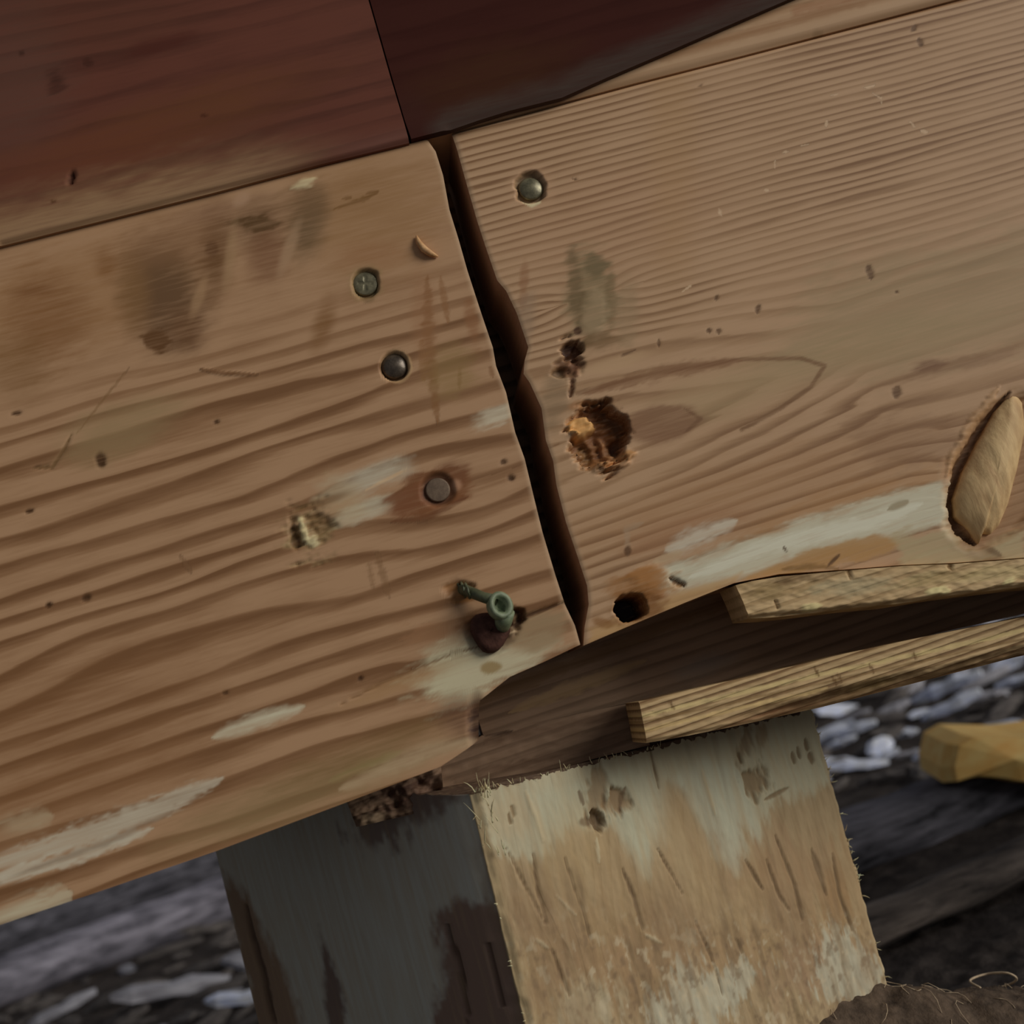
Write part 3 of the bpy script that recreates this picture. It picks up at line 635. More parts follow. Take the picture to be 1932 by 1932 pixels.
# ------------------------------------------------------------------ post
yC = .010
KX = 1.45
C0 = un(888, 1497, yC); C1 = un(1012, 2010, yC+.002)
R0 = un(1538, 1338, yC+.060); R1 = un(1716, 1985, yC+.064)
L0 = un(380, 1500, yC+.104); L1 = un(506, 2000, yC+.106)
def down(a, b): return a+(b-a)*(a[2]+.252)/(a[2]-b[2])          # the post runs on into the soil
C1, R1, L1 = down(C0, C1), down(R0, R1), down(L0, L1)
def ext_line(a, b, k): return a+(b-a)*k
def patch(A0, A1, B0, B1, nu, nv, top=None):
    u = np.linspace(0, 1, nu)[:, None, None]; v = np.linspace(0, 1, nv)[None, :, None]
    return (1-v)*((1-u)*A0+u*B0) + v*((1-u)*A1+u*B1)
nv = 430
PL_ = patch(L0, L1, C0, C1, 90, nv); PR_ = patch(C0, C1, R0, R1, 260, nv)
P = np.concatenate([PL_, PR_[1:]], 0); nu = P.shape[0]
nrmL = np.cross(C0-L0, L1-L0); nrmL /= np.linalg.norm(nrmL); nrmL *= -np.sign(nrmL[1])
nrmR = np.cross(R0-C0, C1-C0); nrmR /= np.linalg.norm(nrmR); nrmR *= -np.sign(nrmR[1])
px, py = proj(P); p = Paint(px, py, -75, 5.0)
uu = np.arange(nu)[:, None]*np.ones((1, nv)); tt = np.linspace(0, 1, nv)[None, :]*np.ones((nu, 1))
p.ring = uu/11. + fbm(uu/60., tt*3, 3, 3)*3.0 + fbm(uu/8., tt*8, 4, 2)*.3
p.con = .1+.45*vn(uu/30., tt*4, 5)
right = (uu >= 89)
PALE, PALE2 = (154, 151, 127), (156, 153, 133)
# thin pale paint on the lit face with tongues running down
p.poly([(880, 1490), (1230, 1400), (1550, 1320), (1575, 1470), (1520, 1510), (1470, 1500), (1430, 1590), (1405, 1560), (1388, 1650), (1345, 1590), (1310, 1500), (1255, 1480), (1235, 1600), (1222, 1655), (1185, 1600), (1150, 1560), (1075, 1560), (1040, 1610), (1000, 1620), (940, 1610), (915, 1560)], PALE, .8, 14, 12)
p.poly([(1010, 1500), (1220, 1440), (1235, 1580), (1222, 1650), (1190, 1600), (1160, 1555), (1090, 1570), (1030, 1560)], (152, 154, 132), .6, 16, 6)
p.poly([(1270, 1470), (1330, 1430), (1400, 1450), (1430, 1580), (1405, 1560), (1388, 1650), (1345, 1595)], (156, 158, 138), .7, 14, 5)
p.blob(960, 1545, 44, 40, 0, (152, 138, 110), .6, .5, .7); p.blob(1230, 1520, 30, 70, 10, (160, 156, 132), .5, .5)
p.poly([(1235, 1500), (1300, 1490), (1350, 1610), (1388, 1660), (1440, 1600), (1640, 1660), (1660, 1800), (1000, 1900), (960, 1700), (1080, 1600), (1150, 1570), (1222, 1660)], (136, 110, 74), .35, 30, 20)
# dirt, bare brown fibre below
p.poly([(960, 1690), (1200, 1720), (1330, 1760), (1480, 1700), (1660, 1650), (1690, 1760), (1560, 1790), (1480, 1830), (1300, 1850), (1010, 1960)], (120, 94, 62), .5, 30, 40)
p.blob(1480, 1640, 110, 70, -15, (124, 92, 64), .45, .6, .8); p.blob(1600, 1640, 36, 110, -15, (126, 94, 58), .5, .5, .8); p.blob(1150, 1850, 110, 70, 0, (118, 90, 62), .5, .5, 1.2); p.blob(1280, 1800, 120, 40, 0, (132, 104, 74), .4, .5, 1.2)
p.blob(1530, 1830, 70, 50, 20, (124, 96, 72), .6, .5, 1.4)
p.poly([(1540, 1780), (1570, 1740), (1640, 1790), (1665, 1830), (1660, 1870), (1600, 1900), (1530, 1850)], PALE2, .85, 10, 22)
p.poly([(1270, 1830), (1300, 1800), (1340, 1840), (1400, 1810), (1450, 1830), (1380, 1900), (1260, 1990), (1230, 1930)], PALE2, .8, 12, 24)
p.blob(1110, 1900, 46, 50, 0, (156, 146, 118), .7, .5, 1.1); p.blob(1080, 1600, 60, 110, -12, (148, 126, 88), .35, .6)
# chips, splits and cracks
p.blob(1128, 1500, 22, 44, -12, (116, 96, 70), .85, .3, .8, -.0008); p.blob(1165, 1510, 24, 26, 0, (112, 84, 54), .85, .3, .8, -.0015); p.blob(1130, 1545, 12, 20, 20, (58, 38, 22), .95, .3, .7, -.003); p.blob(1105, 1550, 12, 8, 0, (66, 44, 26), .8)
p.line([(1092, 1490), (1102, 1520)], 4, (64, 44, 28), .8); p.line([(1180, 1485), (1172, 1535)], 4, (70, 48, 30), .8, .9)
p.blob(1430, 1475, 22, 26, -15, (94, 74, 48), .85, .3, 1.1, -.0012); p.blob(1405, 1400, 10, 44, -10, (98, 76, 50), .7, .4, 1.0, -.0006); p.blob(1440, 1385, 12, 26, 0, (112, 90, 62), .7, .4, .9); p.line([(1442, 1510), (1488, 1486)], 4, (92, 74, 50), .85, .3, h=-.0005)
for xx, yy in ((1505, 1420), (1520, 1405), (1528, 1430), (1495, 1430), (960, 1545), (965, 1530), (1395, 1430)):
    p.line([(xx, yy-12), (xx+5, yy+12)], 3.5, (78, 60, 38), .85, .8, h=-.0006)
for pts, w in (([(955, 1600), (985, 1660), (1030, 1745)], 3), ([(1005, 1600), (1015, 1680), (1035, 1750)], 4), ([(1172, 1635), (1195, 1690), (1215, 1760)], 5), ([(1062, 1610), (1100, 1720), (1120, 1790)], 3), ([(1405, 1620), (1440, 1680)], 4), ([(1445, 1620), (1470, 1690), (1490, 1720)], 4),
               ([(1460, 1570), (1500, 1670), (1515, 1740)], 4), ([(1530, 1600), (1560, 1690)], 6), ([(1570, 1610), (1585, 1690), (1610, 1760)], 4), ([(1240, 1600), (1290, 1690)], 3), ([(1310, 1735), (1340, 1800), (1368, 1885)], 3.2), ([(1040, 1790), (1075, 1880)], 4), ([(1390, 1770), (1400, 1800)], 3), ([(1225, 1405), (1245, 1490)], 3)):
    p.line(pts, w*.75, (70, 50, 30), .85, .6, h=-.0006)
for pts, w in (([(990, 1490), (1010, 1540), (1025, 1590)], 4), ([(1125, 1580), (1130, 1630)], 4), ([(1322, 1450), (1350, 1540)], 3), ([(1215, 1762), (1250, 1780)], 4), ([(1050, 1690), (1090, 1730)], 3), ([(1010, 1770), (1035, 1790)], 4)):
    p.line(pts, w, (160, 148, 118), .8, .6, h=.0003)
p.h += right*(fbm(uu/5., tt*28, 12, 3)*.0004*(.4+sstep(1600, 1800, py)) + p.n2*.00015)
low = sstep(1560, 1760, py - .0*px)
st = fbm(uu/7., tt*5, 41, 3); p.over(right*sstep(.08, .5, st)*(.25+.4*low), (92, 72, 50)); p.over(right*sstep(.12, .5, -st)*.35, (150, 132, 100))
sp = fbm(uu/4., tt*55, 43, 3); p.over(right*sstep(.15, .5, sp)*.6*sstep(1680, 1800, py), (84, 64, 46)); p.over(right*sstep(.2, .5, -sp)*.6*sstep(1680, 1800, py), (162, 150, 124))
br = fbm(uu/40., tt*7, 47, 3); p.over(right*sstep(-.1, .4, br)*.45*sstep(1600, 1720, py), (104, 80, 58)); p.over(right*.32, (116, 101, 76))
# shaded face: grey paint with brown runs
lf = (~right)
def lpoly(*a, **k):
    s0, r0 = p.a.copy(), p.rgb.copy(); p.poly(*a, **k); p.a = np.where(lf, p.a, s0); p.rgb = np.where(lf[..., None], p.rgb, r0)
lpoly([(380, 1500), (900, 1400), (1010, 2000), (1200, 2800), (480, 2800)], (150, 148, 136), .85, 6, 5)
lpoly([(425, 1640), (470, 1700), (520, 1800), (570, 1932), (570, 2010), (490, 2000), (440, 1760)], (112, 86, 62), .85, 10, 8)
lpoly([(600, 1740), (625, 1800), (650, 1900), (655, 2000), (630, 2000), (615, 1880)], (84, 60, 50), .8, 6, 6)
lpoly([(835, 1720), (880, 1690), (960, 1740), (1020, 2000), (800, 2000), (835, 1850)], (100, 74, 60), .85, 14, 14)
lpoly([(680, 1480), (830, 1430), (890, 1500), (760, 1570), (720, 1600), (660, 1580)], (84, 58, 48), .7, 18, 18)
lpoly([(920, 1560), (970, 1700), (1010, 1932), (980, 1950), (900, 1600)], (110, 92, 74), .6, 12, 10)
for pts, w in (([(840, 1740), (870, 1830), (885, 1940)], 5), ([(920, 1780), (950, 1900)], 4), ([(460, 1700), (500, 1850), (520, 1940)], 5)):
    s0, r0 = p.a.copy(), p.rgb.copy(); p.line(pts, w, (56, 40, 30), .8, .5, h=-.001); p.a = np.where(lf, p.a, s0); p.rgb = np.where(lf[..., None], p.rgb, r0)
# ragged corner and rim
cd_ = np.abs(uu-89); p.h -= (1-sstep(0, 5, cd_))*(.0010+.0008*vn(tt*60, uu*0, 3)); p.over((1-sstep(0, 9, cd_+4*p.n2))*right*.6, (150, 132, 98))
re = (nu-1-uu); p.h -= (1-sstep(0, 4, re))*(.0012+.0016*vn(tt*50, uu*0, 7)); p.over((1-sstep(0, 7, re))*.5, (152, 136, 104))
nrm = np.where(right[..., None], nrmR, nrmL)
V = (P + p.h[..., None]*nrm)
topj = np.zeros((nu, nv)); topj[:, 0] = (vn(uu[:, 0]/4., uu[:, 0]*0, 9)-.5)*.0016+(vn(uu[:, 0]/1.3, uu[:, 0]*0, 10)-.5)*.0010
V[..., 2] += topj
V = V.reshape(-1, 3); K0 = R0+(L0-C0); K1 = R1+(L1-C1)
ids = np.arange(nu*nv).reshape(nu, nv); faces = grid_faces(nu, nv)[:, ::-1].tolist(); n0 = len(V)
rimv = V[np.concatenate([ids[:, 0], ids[:, -1], ids[-1, :], ids[0, :]])]
allv = np.concatenate([V, rimv, [K0, K1, K0, K1]], 0)
T0 = n0; B0_ = n0+nu; E0 = n0+2*nu; G0 = E0+nv; KK = G0+nv
faces.append(list(range(T0, T0+nu))[::-1][::-1]+[KK]); faces.append(list(range(B0_, B0_+nu))[::-1]+[KK+1])
faces.append(list(range(E0, E0+nv))[::-1]+[KK+2, KK+3][:2]); faces.append(list(range(G0, G0+nv))+[KK+3, KK+2])
pb = (C1+R1+L1)/3
post = mesh_obj('post', allv-pb, faces, POSTM); post.location = pb
sm = np.zeros(len(faces), bool); sm[:(nu-1)*(nv-1)] = True; post.data.polygons.foreach_set('use_smooth', sm)
tail = np.concatenate([ids[:, 0], ids[:, -1], ids[-1, :], ids[0, :], [0, nv-1, 0, nv-1]])
attrs(post.data, p, len(allv), tail)
at = post.data.attributes['mark']; cc = np.zeros(len(allv)*4, np.float32); at.data.foreach_get('color', cc); cc = cc.reshape(-1, 4)
cc[T0:T0+nu] = (*alb((70, 54, 42)), .95); cc[KK] = cc[T0]; at.data.foreach_set('color', cc.ravel())      # weathered end grain on top
tag(post, 'weathered square wooden post with flaking pale paint under the plank', 'post')
# frayed fibres on its edges
FIB = plain('wood_fibre', (150, 130, 94), (196, 178, 138), .7, 300)
rnd = random.Random(5); FV = []; FF = []
def fibre(base, dirv, ln, rad):
    global FV, FF
    b = np.array(base); d = np.array(dirv, float); d /= np.linalg.norm(d); side = np.array([rnd.uniform(-1, 1), rnd.uniform(-1, 0), rnd.uniform(-1, 1)])*.35
    pts = [b+d*ln*t+side*ln*t*t for t in (0, .35, .7, 1)]
    v, f = tube(pts, [rad, rad*.8, rad*.5, rad*.12], 5); o_ = len(FV); FV += v; FF += [tuple(i+o_ for i in q) for q in f]
for i in range(26):
    t = rnd.random()**2*.12; q = C0+(C1-C0)*t; fibre(q+np.array([rnd.uniform(0, .006), -.0004, 0]), (rnd.uniform(-.4, .3), -.25, 1), rnd.uniform(.002, .006), rnd.uniform(.00012, .0003))
for i in range(46):
    t = rnd.random(); q = R0+(R1-R0)*t+(C0-R0)*.012; fibre(q-nrmR*.0002, (1, -.1, rnd.uniform(-.9, .9)), rnd.uniform(.0014, .0026), rnd.uniform(.00015, .0003))
for i in range(30):
    t = rnd.random(); q = C0+(C1-C0)*t; fibre(q, (rnd.uniform(-1, .4), -.3, rnd.uniform(-.6, .9)), rnd.uniform(.0006, .0018), rnd.uniform(.0001, .0002))
for i in range(40):
    t = rnd.random(); q = C0+(R0-C0)*t*.5; fibre(q, (rnd.uniform(-.5, .5), -.3, 1), rnd.uniform(.0008, .003), rnd.uniform(.0001, .00025))
fo = mesh_obj('frayed_fibres', np.array(FV)-pb, FF, FIB, post); fo['kind'] = 'stuff'

# ------------------------------------------------------------------ screws and nails
ZINC = plain('dull_zinc', (66, 62, 46), (100, 94, 72), .36, 500, metal=.35, bump=.15, spec=.5)
STEEL = plain('dark_steel', (46, 38, 30), (76, 66, 54), .32, 500, metal=.4, bump=.15, spec=.6)
NAIL = plain('brown_nail', (70, 56, 44), (92, 76, 60), .6, 400, metal=.2, bump=.2)
GREEN = plain('green_coating', (64, 74, 54), (104, 110, 86), .5, 300, bump=.2)
GREEND = plain('dark_green_coating', (46, 50, 34), (74, 76, 54), .45, 300, bump=.2)
RUST = plain('rust', (44, 26, 20), (66, 42, 34), .85, 350, bump=.8, spec=.2)
def head_mesh(rad, dome, cross=True, depth=.0012, seed=0):
    """pan with a cross recess, facing -y"""
    rings, seg = 14, 48; V = [(0, 0, 0)]; F = []
    def y_at(r, a):
        y = -dome*(1-(r/rad)**2) + (.0004 if r > rad*.93 else 0)
        if cross:
            x_, z_ = r*math.cos(a), r*math.sin(a)
            w = rad*.13; l = rad*.6
            dd = min(max(abs(x_)-w, abs(z_)-l), max(abs(z_)-w, abs(x_)-l))
            y += depth*(1-min(1, max(0, (dd+rad*.06)/(rad*.12))))
        return y
    V[0] = (0, y_at(0, 0), 0)
    for k in range(1, rings+1):
        r = rad*k/rings
        for s in range(seg):
            a = 2*math.pi*s/seg; V.append((r*math.cos(a), y_at(r, a), r*math.sin(a)))
    for s in range(seg): V.append((rad*.45*math.cos(2*math.pi*s/seg), .003, rad*.45*math.sin(2*math.pi*s/seg)))
    for s in range(seg): F.append((0, 1+(s+1) % seg, 1+s))
    for k in range(rings):
        a = 1+k*seg; b = a+seg
        for s in range(seg): F.append((a+s, a+(s+1) % seg, b+(s+1) % seg, b+s))
    F.append(tuple(1+rings*seg+s for s in range(seg)))
    return V, F
def screw(pxy, y, rad, mat, label, cat='screw', name='screw', cross=True, rot=.3, dome=.0004, ln=.028, depth=.0012):
    c = un(pxy[0], pxy[1], y); r = empty(name, c); r.rotation_euler = (0, rot, 0)
    V, F = head_mesh(rad, dome, cross, depth); mesh_obj('head', V, F, mat, r)
    V, F = tube([(0, .002, 0), (0, ln*.8, 0), (0, ln, 0)], [rad*.42, rad*.42, .0002], 10); mesh_obj('shank', V, F, mat, r)
    return tag(r, label, cat)
screw((1001, 356), yR+.0012, .0040, ZINC, 'dull grey screw head sunk in the fine grained joist', cross=False, dome=.0011)
screw((689, 535), .0013, .0040, ZINC, 'dull grey greenish screw head sunk in the smudged joist', depth=.0002)
screw((744, 691), .0015, .0041, STEEL, 'dark steel screw head in a clean round pocket', cross=False, dome=.0014, rot=.7)
screw((826, 924), .0004, .0038, NAIL, 'flat brown nail head in the middle of a brown knot', 'nail', 'nail', cross=False, dome=.0002)
# bent green screw pulled out of the joist
b0 = un(862, 1108, .010); r = empty('bent_screw', un(872, 1112, 0))
o0 = np.array(r.location)
pts = [un(858, 1112, .009), un(874, 1112, .001), un(892, 1119, -.0035), un(912, 1127, -.0055), un(934, 1133, -.0075)]
V, F = tube(np.array(pts)-o0, [.0016, .0017, .0017, .0016, .0018], 14); mesh_obj('shank', V, F, GREEND, r)
for k in range(3): # threads still biting
    c = un(866+8*k, 1111+2*k, .003-.003*k); T = [(c-o0)+.0023*np.array([0.25*math.sin(a)*0, math.cos(a), math.sin(a)]) for a in np.linspace(0, 2*math.pi, 16)]
    V, F = tube(T, .0004, 6); mesh_obj('thread', V, F, GREEND, r)
hc = un(946, 1141, -.0085)
def cup(name, c, axis, rad, ln, wall, mat, parent, seg=28):
    ax_ = np.array(axis, float); ax_ /= np.linalg.norm(ax_); a = np.cross(ax_, [0, 0, 1.]); a /= np.linalg.norm(a); b = np.cross(ax_, a)
    prof = [(rad*.7, -ln), (rad, -ln*.6), (rad, 0), (rad-wall*.4, .0004), (rad-wall, 0), (rad-wall, -ln*.55), (.0001, -ln*.6)]
    V = []; F = []
    for r_, h in prof:
        for s in range(seg):
            w = 2*math.pi*s/seg; V.append(c+ax_*h+r_*(math.cos(w)*a+math.sin(w)*b*1.12))
    for k in range(len(prof)-1):
        for s in range(seg): F.append((k*seg+s, k*seg+(s+1) % seg, (k+1)*seg+(s+1) % seg, (k+1)*seg+s))
    F.append(tuple(range(seg))); F.append(tuple((len(prof)-1)*seg+s for s in range(seg))[::-1])
    return mesh_obj(name, np.array(V), F, mat, parent)
cup('head', hc-o0, (.35, -1, .1), .0037, .0045, .0016, GREEN, r)
V, F = tube([hc-o0+np.array([.0005, .002, -.002]), un(950, 1170, -.005)-o0, un(946, 1196, .001)-o0], [.0030, .0027, .0016], 14); mesh_obj('collar', V, F, GREEN, r)
tag(r, 'bent green coated screw pulled out of the joist above a rusty bolt', 'screw')
# rusty bolt
c = un(925, 1191, -.001); rr = np.random.RandomState(4); V = []; F = []; seg, rings = 22, 8
for k in range(rings+1):
    ph = k/rings*math.pi*.5
    for s in range(seg):
        a = 2*math.pi*s/seg; q = .0056*(1+.10*math.sin(3*a+1)+.06*rr.rand()); V.append((q*math.cos(a)*math.sin(ph+.02), -.0030*math.cos(ph)**.6+.0004*rr.rand(), q*math.sin(a)*math.sin(ph+.02)*1.05))
for s in range(seg): V.append((V[rings*seg+s][0], .012, V[rings*seg+s][2]))
for k in range(rings+1):
    for s in range(seg): F.append((k*seg+s, k*seg+(s+1) % seg, (k+1)*seg+(s+1) % seg, (k+1)*seg+s))
F.append(tuple(range(seg))); F.append(tuple((rings+1)*seg+s for s in range(seg))[::-1])
o = mesh_obj('rusty_bolt', V, F, RUST); o.location = c
tag(o, 'lumpy dark rusty bolt head sunk in pale wood under the green screw', 'bolt')

# ------------------------------------------------------------------ ground
SOIL = plain('dark_soil', (34, 30, 28), (58, 52, 48), .95, 60, bump=.8, spec=.1, dist=.004)
zg0 = -.236
mx_, mz_ = un(1560, 1846, .075)[0], un(1560, 1846, .075)[2]
def gz(x, y):
    z = zg0 + .035*np.clip(y-.1, -.6, 9) + .014*fbm(np.asarray(x)/.25, np.asarray(y)/.25, 2, 3)*sstep(.15, .6, np.asarray(y)) + .004*fbm(np.asarray(x)/.02, np.asarray(y)/.02, 6, 3)
    return z
def heap(x, y):
    z = gz(x, y)-.003
    m = np.exp(-((x-mx_-.04)/.125)**6 - ((y-.072)/.042)**2)
    crest = mz_ - .34*np.clip(x-mx_+.01, 0, 1) - 2.2*np.clip(mx_-.012-x, 0, 1)**1.3
    return np.maximum(z, z*(1-m)+(crest+.0035*fbm(np.asarray(x)/.008, np.asarray(y)/.008, 7, 3)+.004*fbm(np.asarray(x)/.03, np.asarray(y)/.03, 8, 2))*m)
def ground_hit(px, py, y0=.12):
    d = CF + CR*(px-966)/FPX - CU*(py-966)/FPX
    for y in np.concatenate([np.arange(y0, 1.2, .01), np.arange(1.2, 6, .05)]):
        q = CP+d*(y-CP[1])/d[1]
        if q[2] <= gz(q[0], y): return q
    return CP+d*(6-CP[1])/d[1]
xs = np.unique(np.concatenate([np.linspace(-4, 5, 120), np.linspace(-.6, .9, 260), np.linspace(mx_-.12, mx_+.14, 220)]))
ys = np.unique(np.concatenate([np.linspace(-.5, 6, 80), np.linspace(.02, 1.2, 220), np.linspace(.03, .2, 130)]))
GX, GY = np.meshgrid(xs, ys, indexing='ij'); GZ = gz(GX, GY)
o = mesh_obj('ground', np.stack([GX, GY, GZ], -1).reshape(-1, 3), grid_faces(len(xs), len(ys)).tolist(), SOIL); o['kind'] = 'structure'
o['label'] = 'dark soil strewn with wood chips under the joists'

HEAP = plain('brown_soil', (42, 35, 29), (80, 67, 55), .95, 130, bump=.9, spec=.1, dist=.002)
hx = np.linspace(mx_-.14, mx_+.22, 260); hy = np.linspace(-.02, .19, 150); HX, HY = np.meshgrid(hx, hy, indexing='ij'); HZ = heap(HX, HY)
hp = mesh_obj('soil_heap', np.stack([HX-mx_, HY-.07, HZ-zg0], -1).reshape(-1, 3), grid_faces(len(hx), len(hy)).tolist(), HEAP); hp.location = (mx_, .07, zg0)
tag(hp, 'brown fibrous soil heap banked against the foot of the post', 'soil heap')

# logs lying behind the post
BARK = plain('black_bark', (18, 18, 20), (86, 84, 90), .85, 16, (1, 9, 9), bump=.9, spec=.2, dist=.003)
BARKG = plain('grey_bark', (44, 43, 48), (124, 120, 128), .85, 14, (1, 8, 8), bump=.9, spec=.2, dist=.003)
BROWNLOG = plain('brown_grey_log', (36, 32, 30), (84, 76, 70), .85, 18, (1, 8, 8), bump=.9, spec=.2, dist=.003)
LOGS = []
def log(name, A, B, rad, mat, seed, label, flat=1.0):
    LOGS.append((np.array(A), np.array(B), rad))
    A, B = np.array(A), np.array(B); L_ = np.linalg.norm(B-A); t = (B-A)/L_; a = np.cross(t, [0, 0, 1.]); a /= np.linalg.norm(a); b = np.cross(a, t)
    nu, seg = 60, 48; V = []; F = []
    for i in range(nu):
        for k in range(seg):
            w = 2*math.pi*k/seg
            q = rad*(1+.16*float(fbm(i/6.+seed, math.cos(w)*1.5+3, seed, 3))+.10*float(fbm(i/14., w*3 if k else 0, seed+9, 2)))
            V.append(A+(B-A)*i/(nu-1)+q*(math.cos(w)*a+math.sin(w)*b*flat))
    for i in range(nu-1):
        for k in range(seg): F.append((i*seg+k, i*seg+(k+1) % seg, (i+1)*seg+(k+1) % seg, (i+1)*seg+k))
    F.append(tuple(range(seg))[::-1]); F.append(tuple((nu-1)*seg+k for k in range(seg)))
    c = (A+B)/2; o = mesh_obj(name, np.array(V)-c, F, mat); o.location = c
    return tag(o, label, 'log')
def on_ground(px, y, rad):
    """centre of a log of this radius resting on the ground in column px at depth y"""
    for py in range(1000, 2400, 6):
        q = un(px, py, y)
        if q[2] <= gz(q[0], y)+rad*.85: return q
log('log', on_ground(1380, .38, .020), on_ground(2500, .44, .020), .021, BARK, 3, 'black barked log lying on soil behind the post')
log('log', on_ground(1420, .24, .012), on_ground(2300, .28, .013), .014, BROWNLOG, 7, 'thin brown grey log lying on soil beside the post foot', .7)
log('log', on_ground(-500, 1.40, .055), on_ground(800, 1.60, .055), .055, BARK, 12, 'black barked log far back under the smudged joist')
log('log', on_ground(-500, 1.00, .025), on_ground(620, 1.15, .025), .028, BARKG, 17, 'grey barked thin log among chips behind the shaded post face')

# fresh split block on the black log
BLOCK = plain('fresh_split_wood', (164, 124, 62), (184, 148, 92), .7, 40, (1, 3, 3), bump=.5)
ob = [(1800, 1395), (1830, 1378), (1932, 1380), (2060, 1365), (2090, 1440), (2040, 1475), (1932, 1470), (1890, 1462), (1840, 1458), (1795, 1470), (1790, 1440)]
yb = .365
Q = np.array([un(a, b+8, yb) for a, b in ob]); c = Q.mean(0); n = len(Q)
V = list(c+(Q-c)*.90-c) + [v-c+np.array([0, .012, 0]) for v in Q] + [v-c+np.array([.01, .06, .004]) for v in Q]
V += [np.array([.0, -.006, .002])]
F = [(i, (i+1) % n, n+(i+1) % n, n+i) for i in range(n)] + [(n+i, n+(i+1) % n, 2*n+(i+1) % n, 2*n+i) for i in range(n)] + [tuple(range(2*n, 3*n))[::-1]] + [(3*n, (i+1) % n, i) for i in range(n)]
o = mesh_obj('wood_block', V, F, BLOCK, smooth=False); o.location = c
tag(o, 'fresh yellow split wood block resting on the black log', 'block')

# wood chips
def chip_mesh(seed, flat=.14):
    """an angular split sliver, one unit long"""
    r = np.random.RandomState(seed); n = 7; xs_ = np.linspace(-.5, .5, n); V = []; F = []
    wid = .16*(1-np.abs(xs_*1.7)**3)+.03+.05*(r.rand(n)-.5); bend = .10*(r.rand()-.5)
    for i in range(n):
        cz = bend*(xs_[i]**2)*4; cy = .04*(r.rand()-.5); h = flat*(.5+.5*r.rand())*(1-.6*abs(2*xs_[i])**3)
        V += [(xs_[i], cy-wid[i], cz-h*.4), (xs_[i]+.03*(r.rand()-.5), cy-wid[i]*.7, cz+h*.5), (xs_[i], cy+wid[i]*.5, cz+h*(.4+.3*r.rand())), (xs_[i], cy+wid[i], cz-h*.3)]
    for i in range(n-1):
        for k in range(4): F.append((i*4+k, (i+1)*4+k, (i+1)*4+(k+1) % 4, i*4+(k+1) % 4))
    F.append((0, 1, 2, 3)); F.append(tuple((n-1)*4+k for k in (3, 2, 1, 0)))
    me = bpy.data.meshes.new('wood_chip'); me.from_pydata(V, [], F); me.update(); return me
CH = {'pale': plain('daylit_pale_chip', (140, 147, 170), (186, 192, 212), .8, 3, (1, 4, 4)), 'grey': plain('grey_chip', (86, 84, 88), (140, 138, 142), .8, 3, (1, 4, 4)), 'dark': plain('dark_chip', (44, 40, 38), (80, 74, 70), .85, 3, (1, 4, 4))}  # pale chips carry bluish daylight in their colour
chips = {k: [] for k in CH}
for k in CH:
    for s in range(5):
        me = chip_mesh(s+11*len(k)); me.materials.append(CH[k]); chips[k].append(me)
LAB = {('pale', 'r'): ('pale wood chip, bluish daylight in its colour, on the soil behind the black log', 'pale chips behind the log'), ('grey', 'r'): ('grey wood chip on the soil behind the black log', 'grey chips behind the log'), ('dark', 'r'): ('dark brown wood chip on the soil behind the black log', 'dark chips behind the log'),
       ('pale', 'l'): ('pale bluish wood chip on soil under the smudged joist', 'pale chips under the joist'), ('grey', 'l'): ('grey wood chip on soil under the smudged joist', 'grey chips under the joist'), ('dark', 'l'): ('dark brown wood chip on soil under the smudged joist', 'dark chips under the joist')}
PUT = []
def chip(px, py, ln, kind, side, ang=None, y0=.15):
    q = ground_hit(px, py, y0)
    d = np.linalg.norm(q-CP); L_ = min(ln*d/FPX, .11)
    for A, B, r_ in LOGS:
        t = np.clip(np.dot((q-A)[:2], (B-A)[:2])/np.dot((B-A)[:2], (B-A)[:2]), 0, 1)
        if np.linalg.norm((A+(B-A)*t-q)[:2]) < r_+.45*L_: return None
    for c_, l_ in PUT:
        if np.linalg.norm((c_-q)[:2]) < .27*(L_+l_): return None
    PUT.append((q, L_))
    o = bpy.data.objects.new('wood_chip', rnd.choice(chips[kind])); COL.objects.link(o)
    L_ = min(L_, .11)
    o.scale = (L_, L_*rnd.uniform(.55, 1.1), L_*rnd.uniform(.7, 1.2)); o.location = (q[0], q[1], gz(q[0], q[1])+L_*.10)
    o.rotation_euler = (rnd.uniform(.1, .6), rnd.uniform(-.25, .25), rnd.uniform(-1.0, 1.0) if ang is None else ang)
    lb = LAB[(kind, side)]; return tag(o, lb[0], 'wood chip', lb[1])
# the ones that can be told apart in the photograph
for a in ((1790, 1312, 130, 'pale'), (1850, 1300, 100, 'pale'), (1800, 1345, 110, 'pale'), (1700, 1395, 70, 'pale'), (1690, 1400, 60, 'pale'), (1620, 1455, 110, 'pale'), (1665, 1440, 70, 'pale'), (1590, 1410, 60, 'pale'),
          (1610, 1360, 70, 'grey'), (1680, 1350, 80, 'grey'), (1740, 1350, 60, 'pale'), (1900, 1265, 110, 'pale'), (1870, 1320, 70, 'grey'), (1925, 1290, 80, 'pale'), (1780, 1400, 70, 'grey'), (1720, 1430, 60, 'grey'), (1910, 1330, 70, 'dark')):
    chip(*a, 'r')
for i in range(260):
    chip(rnd.uniform(1480, 2050), rnd.uniform(1180, 1490), rnd.uniform(60, 130), rnd.choice(['pale', 'grey', 'dark', 'dark', 'dark']), 'r')
for a in ((330, 1885, 190, 'grey'), (250, 1915, 150, 'grey'), (460, 1895, 120, 'pale'), (430, 1915, 120, 'grey'), (20, 1880, 70, 'pale'), (120, 1915, 110, 'grey'), (385, 1735, 50, 'pale')):
    chip(*a, 'l', ang=rnd.uniform(-.2, .5))
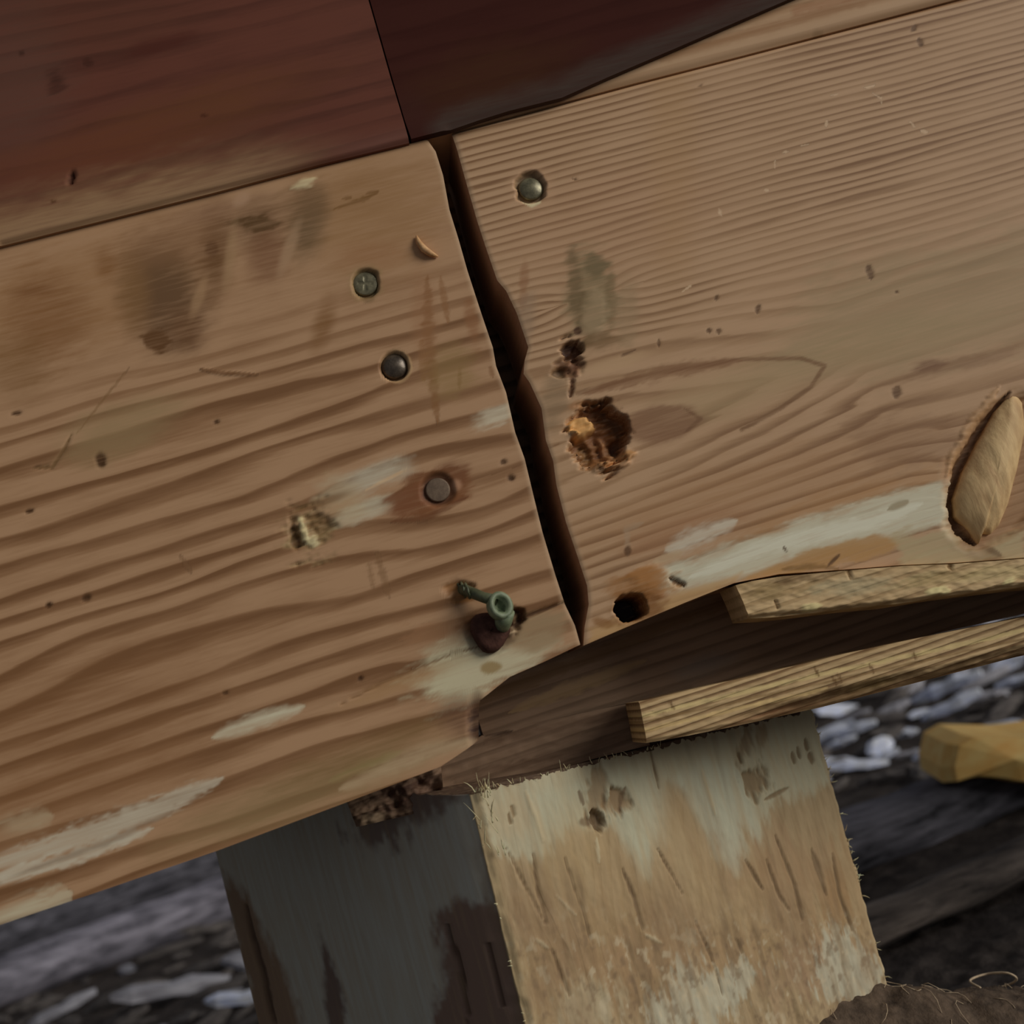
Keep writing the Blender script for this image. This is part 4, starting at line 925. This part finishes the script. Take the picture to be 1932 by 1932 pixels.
for i in range(170):
    chip(rnd.uniform(-80, 500), rnd.uniform(1690, 1960), rnd.uniform(40, 110), rnd.choice(['grey', 'dark', 'dark', 'dark']), 'l')

# wispy root fibre on the soil mound
ROOT = plain('root_fibre', (120, 104, 84), (160, 142, 116), .8, 300)
def wisp(pp, y, rad): return [un(a, b, y+.004*math.sin(i*1.7)) for i, (a, b) in enumerate(pp)]
def smooth_pts(pts, n=40):
    pts = np.array(pts); t = np.arange(len(pts)); s = np.linspace(0, len(pts)-1, n); out_ = []
    for v in s:
        i = int(min(v, len(pts)-1.001)); f = v-i; p0 = pts[max(i-1, 0)]; p1 = pts[i]; p2 = pts[i+1]; p3 = pts[min(i+2, len(pts)-1)]
        out_.append(.5*((2*p1)+(-p0+p2)*f+(2*p0-5*p1+4*p2-p3)*f*f+(-p0+3*p1-3*p2+p3)*f**3))
    return out_
A_ = smooth_pts(wisp([(1580, 1842), (1640, 1860), (1690, 1876), (1760, 1885), (1830, 1872), (1890, 1862), (1918, 1848), (1900, 1836), (1860, 1838), (1830, 1850), (1850, 1864)], .085, 0), 70)
o = tube_obj('root_fibre', A_, .0004, ROOT, seg=6); tag(o, 'wispy looped root fibre trailing over the soil mound', 'root')
B_ = smooth_pts(wisp([(1560, 1836), (1620, 1856), (1680, 1882), (1740, 1888), (1770, 1884)], .084, 0), 40)
o = tube_obj('root_fibre', B_, .0005, ROOT, seg=6); tag(o, 'short straight root fibre at the foot of the post', 'root')

HV, HF = [], []
for i in range(90):
    x_ = rnd.uniform(mx_-.05, mx_+.12); y_ = rnd.uniform(.03, .09); a = rnd.uniform(0, 6.28); l = rnd.uniform(.004, .012); pts = []
    for t in np.linspace(0, 1, 5):
        xx, yy = x_+l*t*math.cos(a+t), y_+l*t*math.sin(a+t); pts.append(np.array([xx-mx_, yy-.07, float(heap(np.array(xx), np.array(yy)))-zg0+.0003+.0012*math.sin(t*3.1)*(i % 3)]))
    v, f = tube(pts, .00012, 4); o_ = len(HV); HV += v; HF += [tuple(k+o_ for k in q) for q in f]
ho = mesh_obj('soil_hairs', HV, HF, ROOT, hp); ho['kind'] = 'stuff'
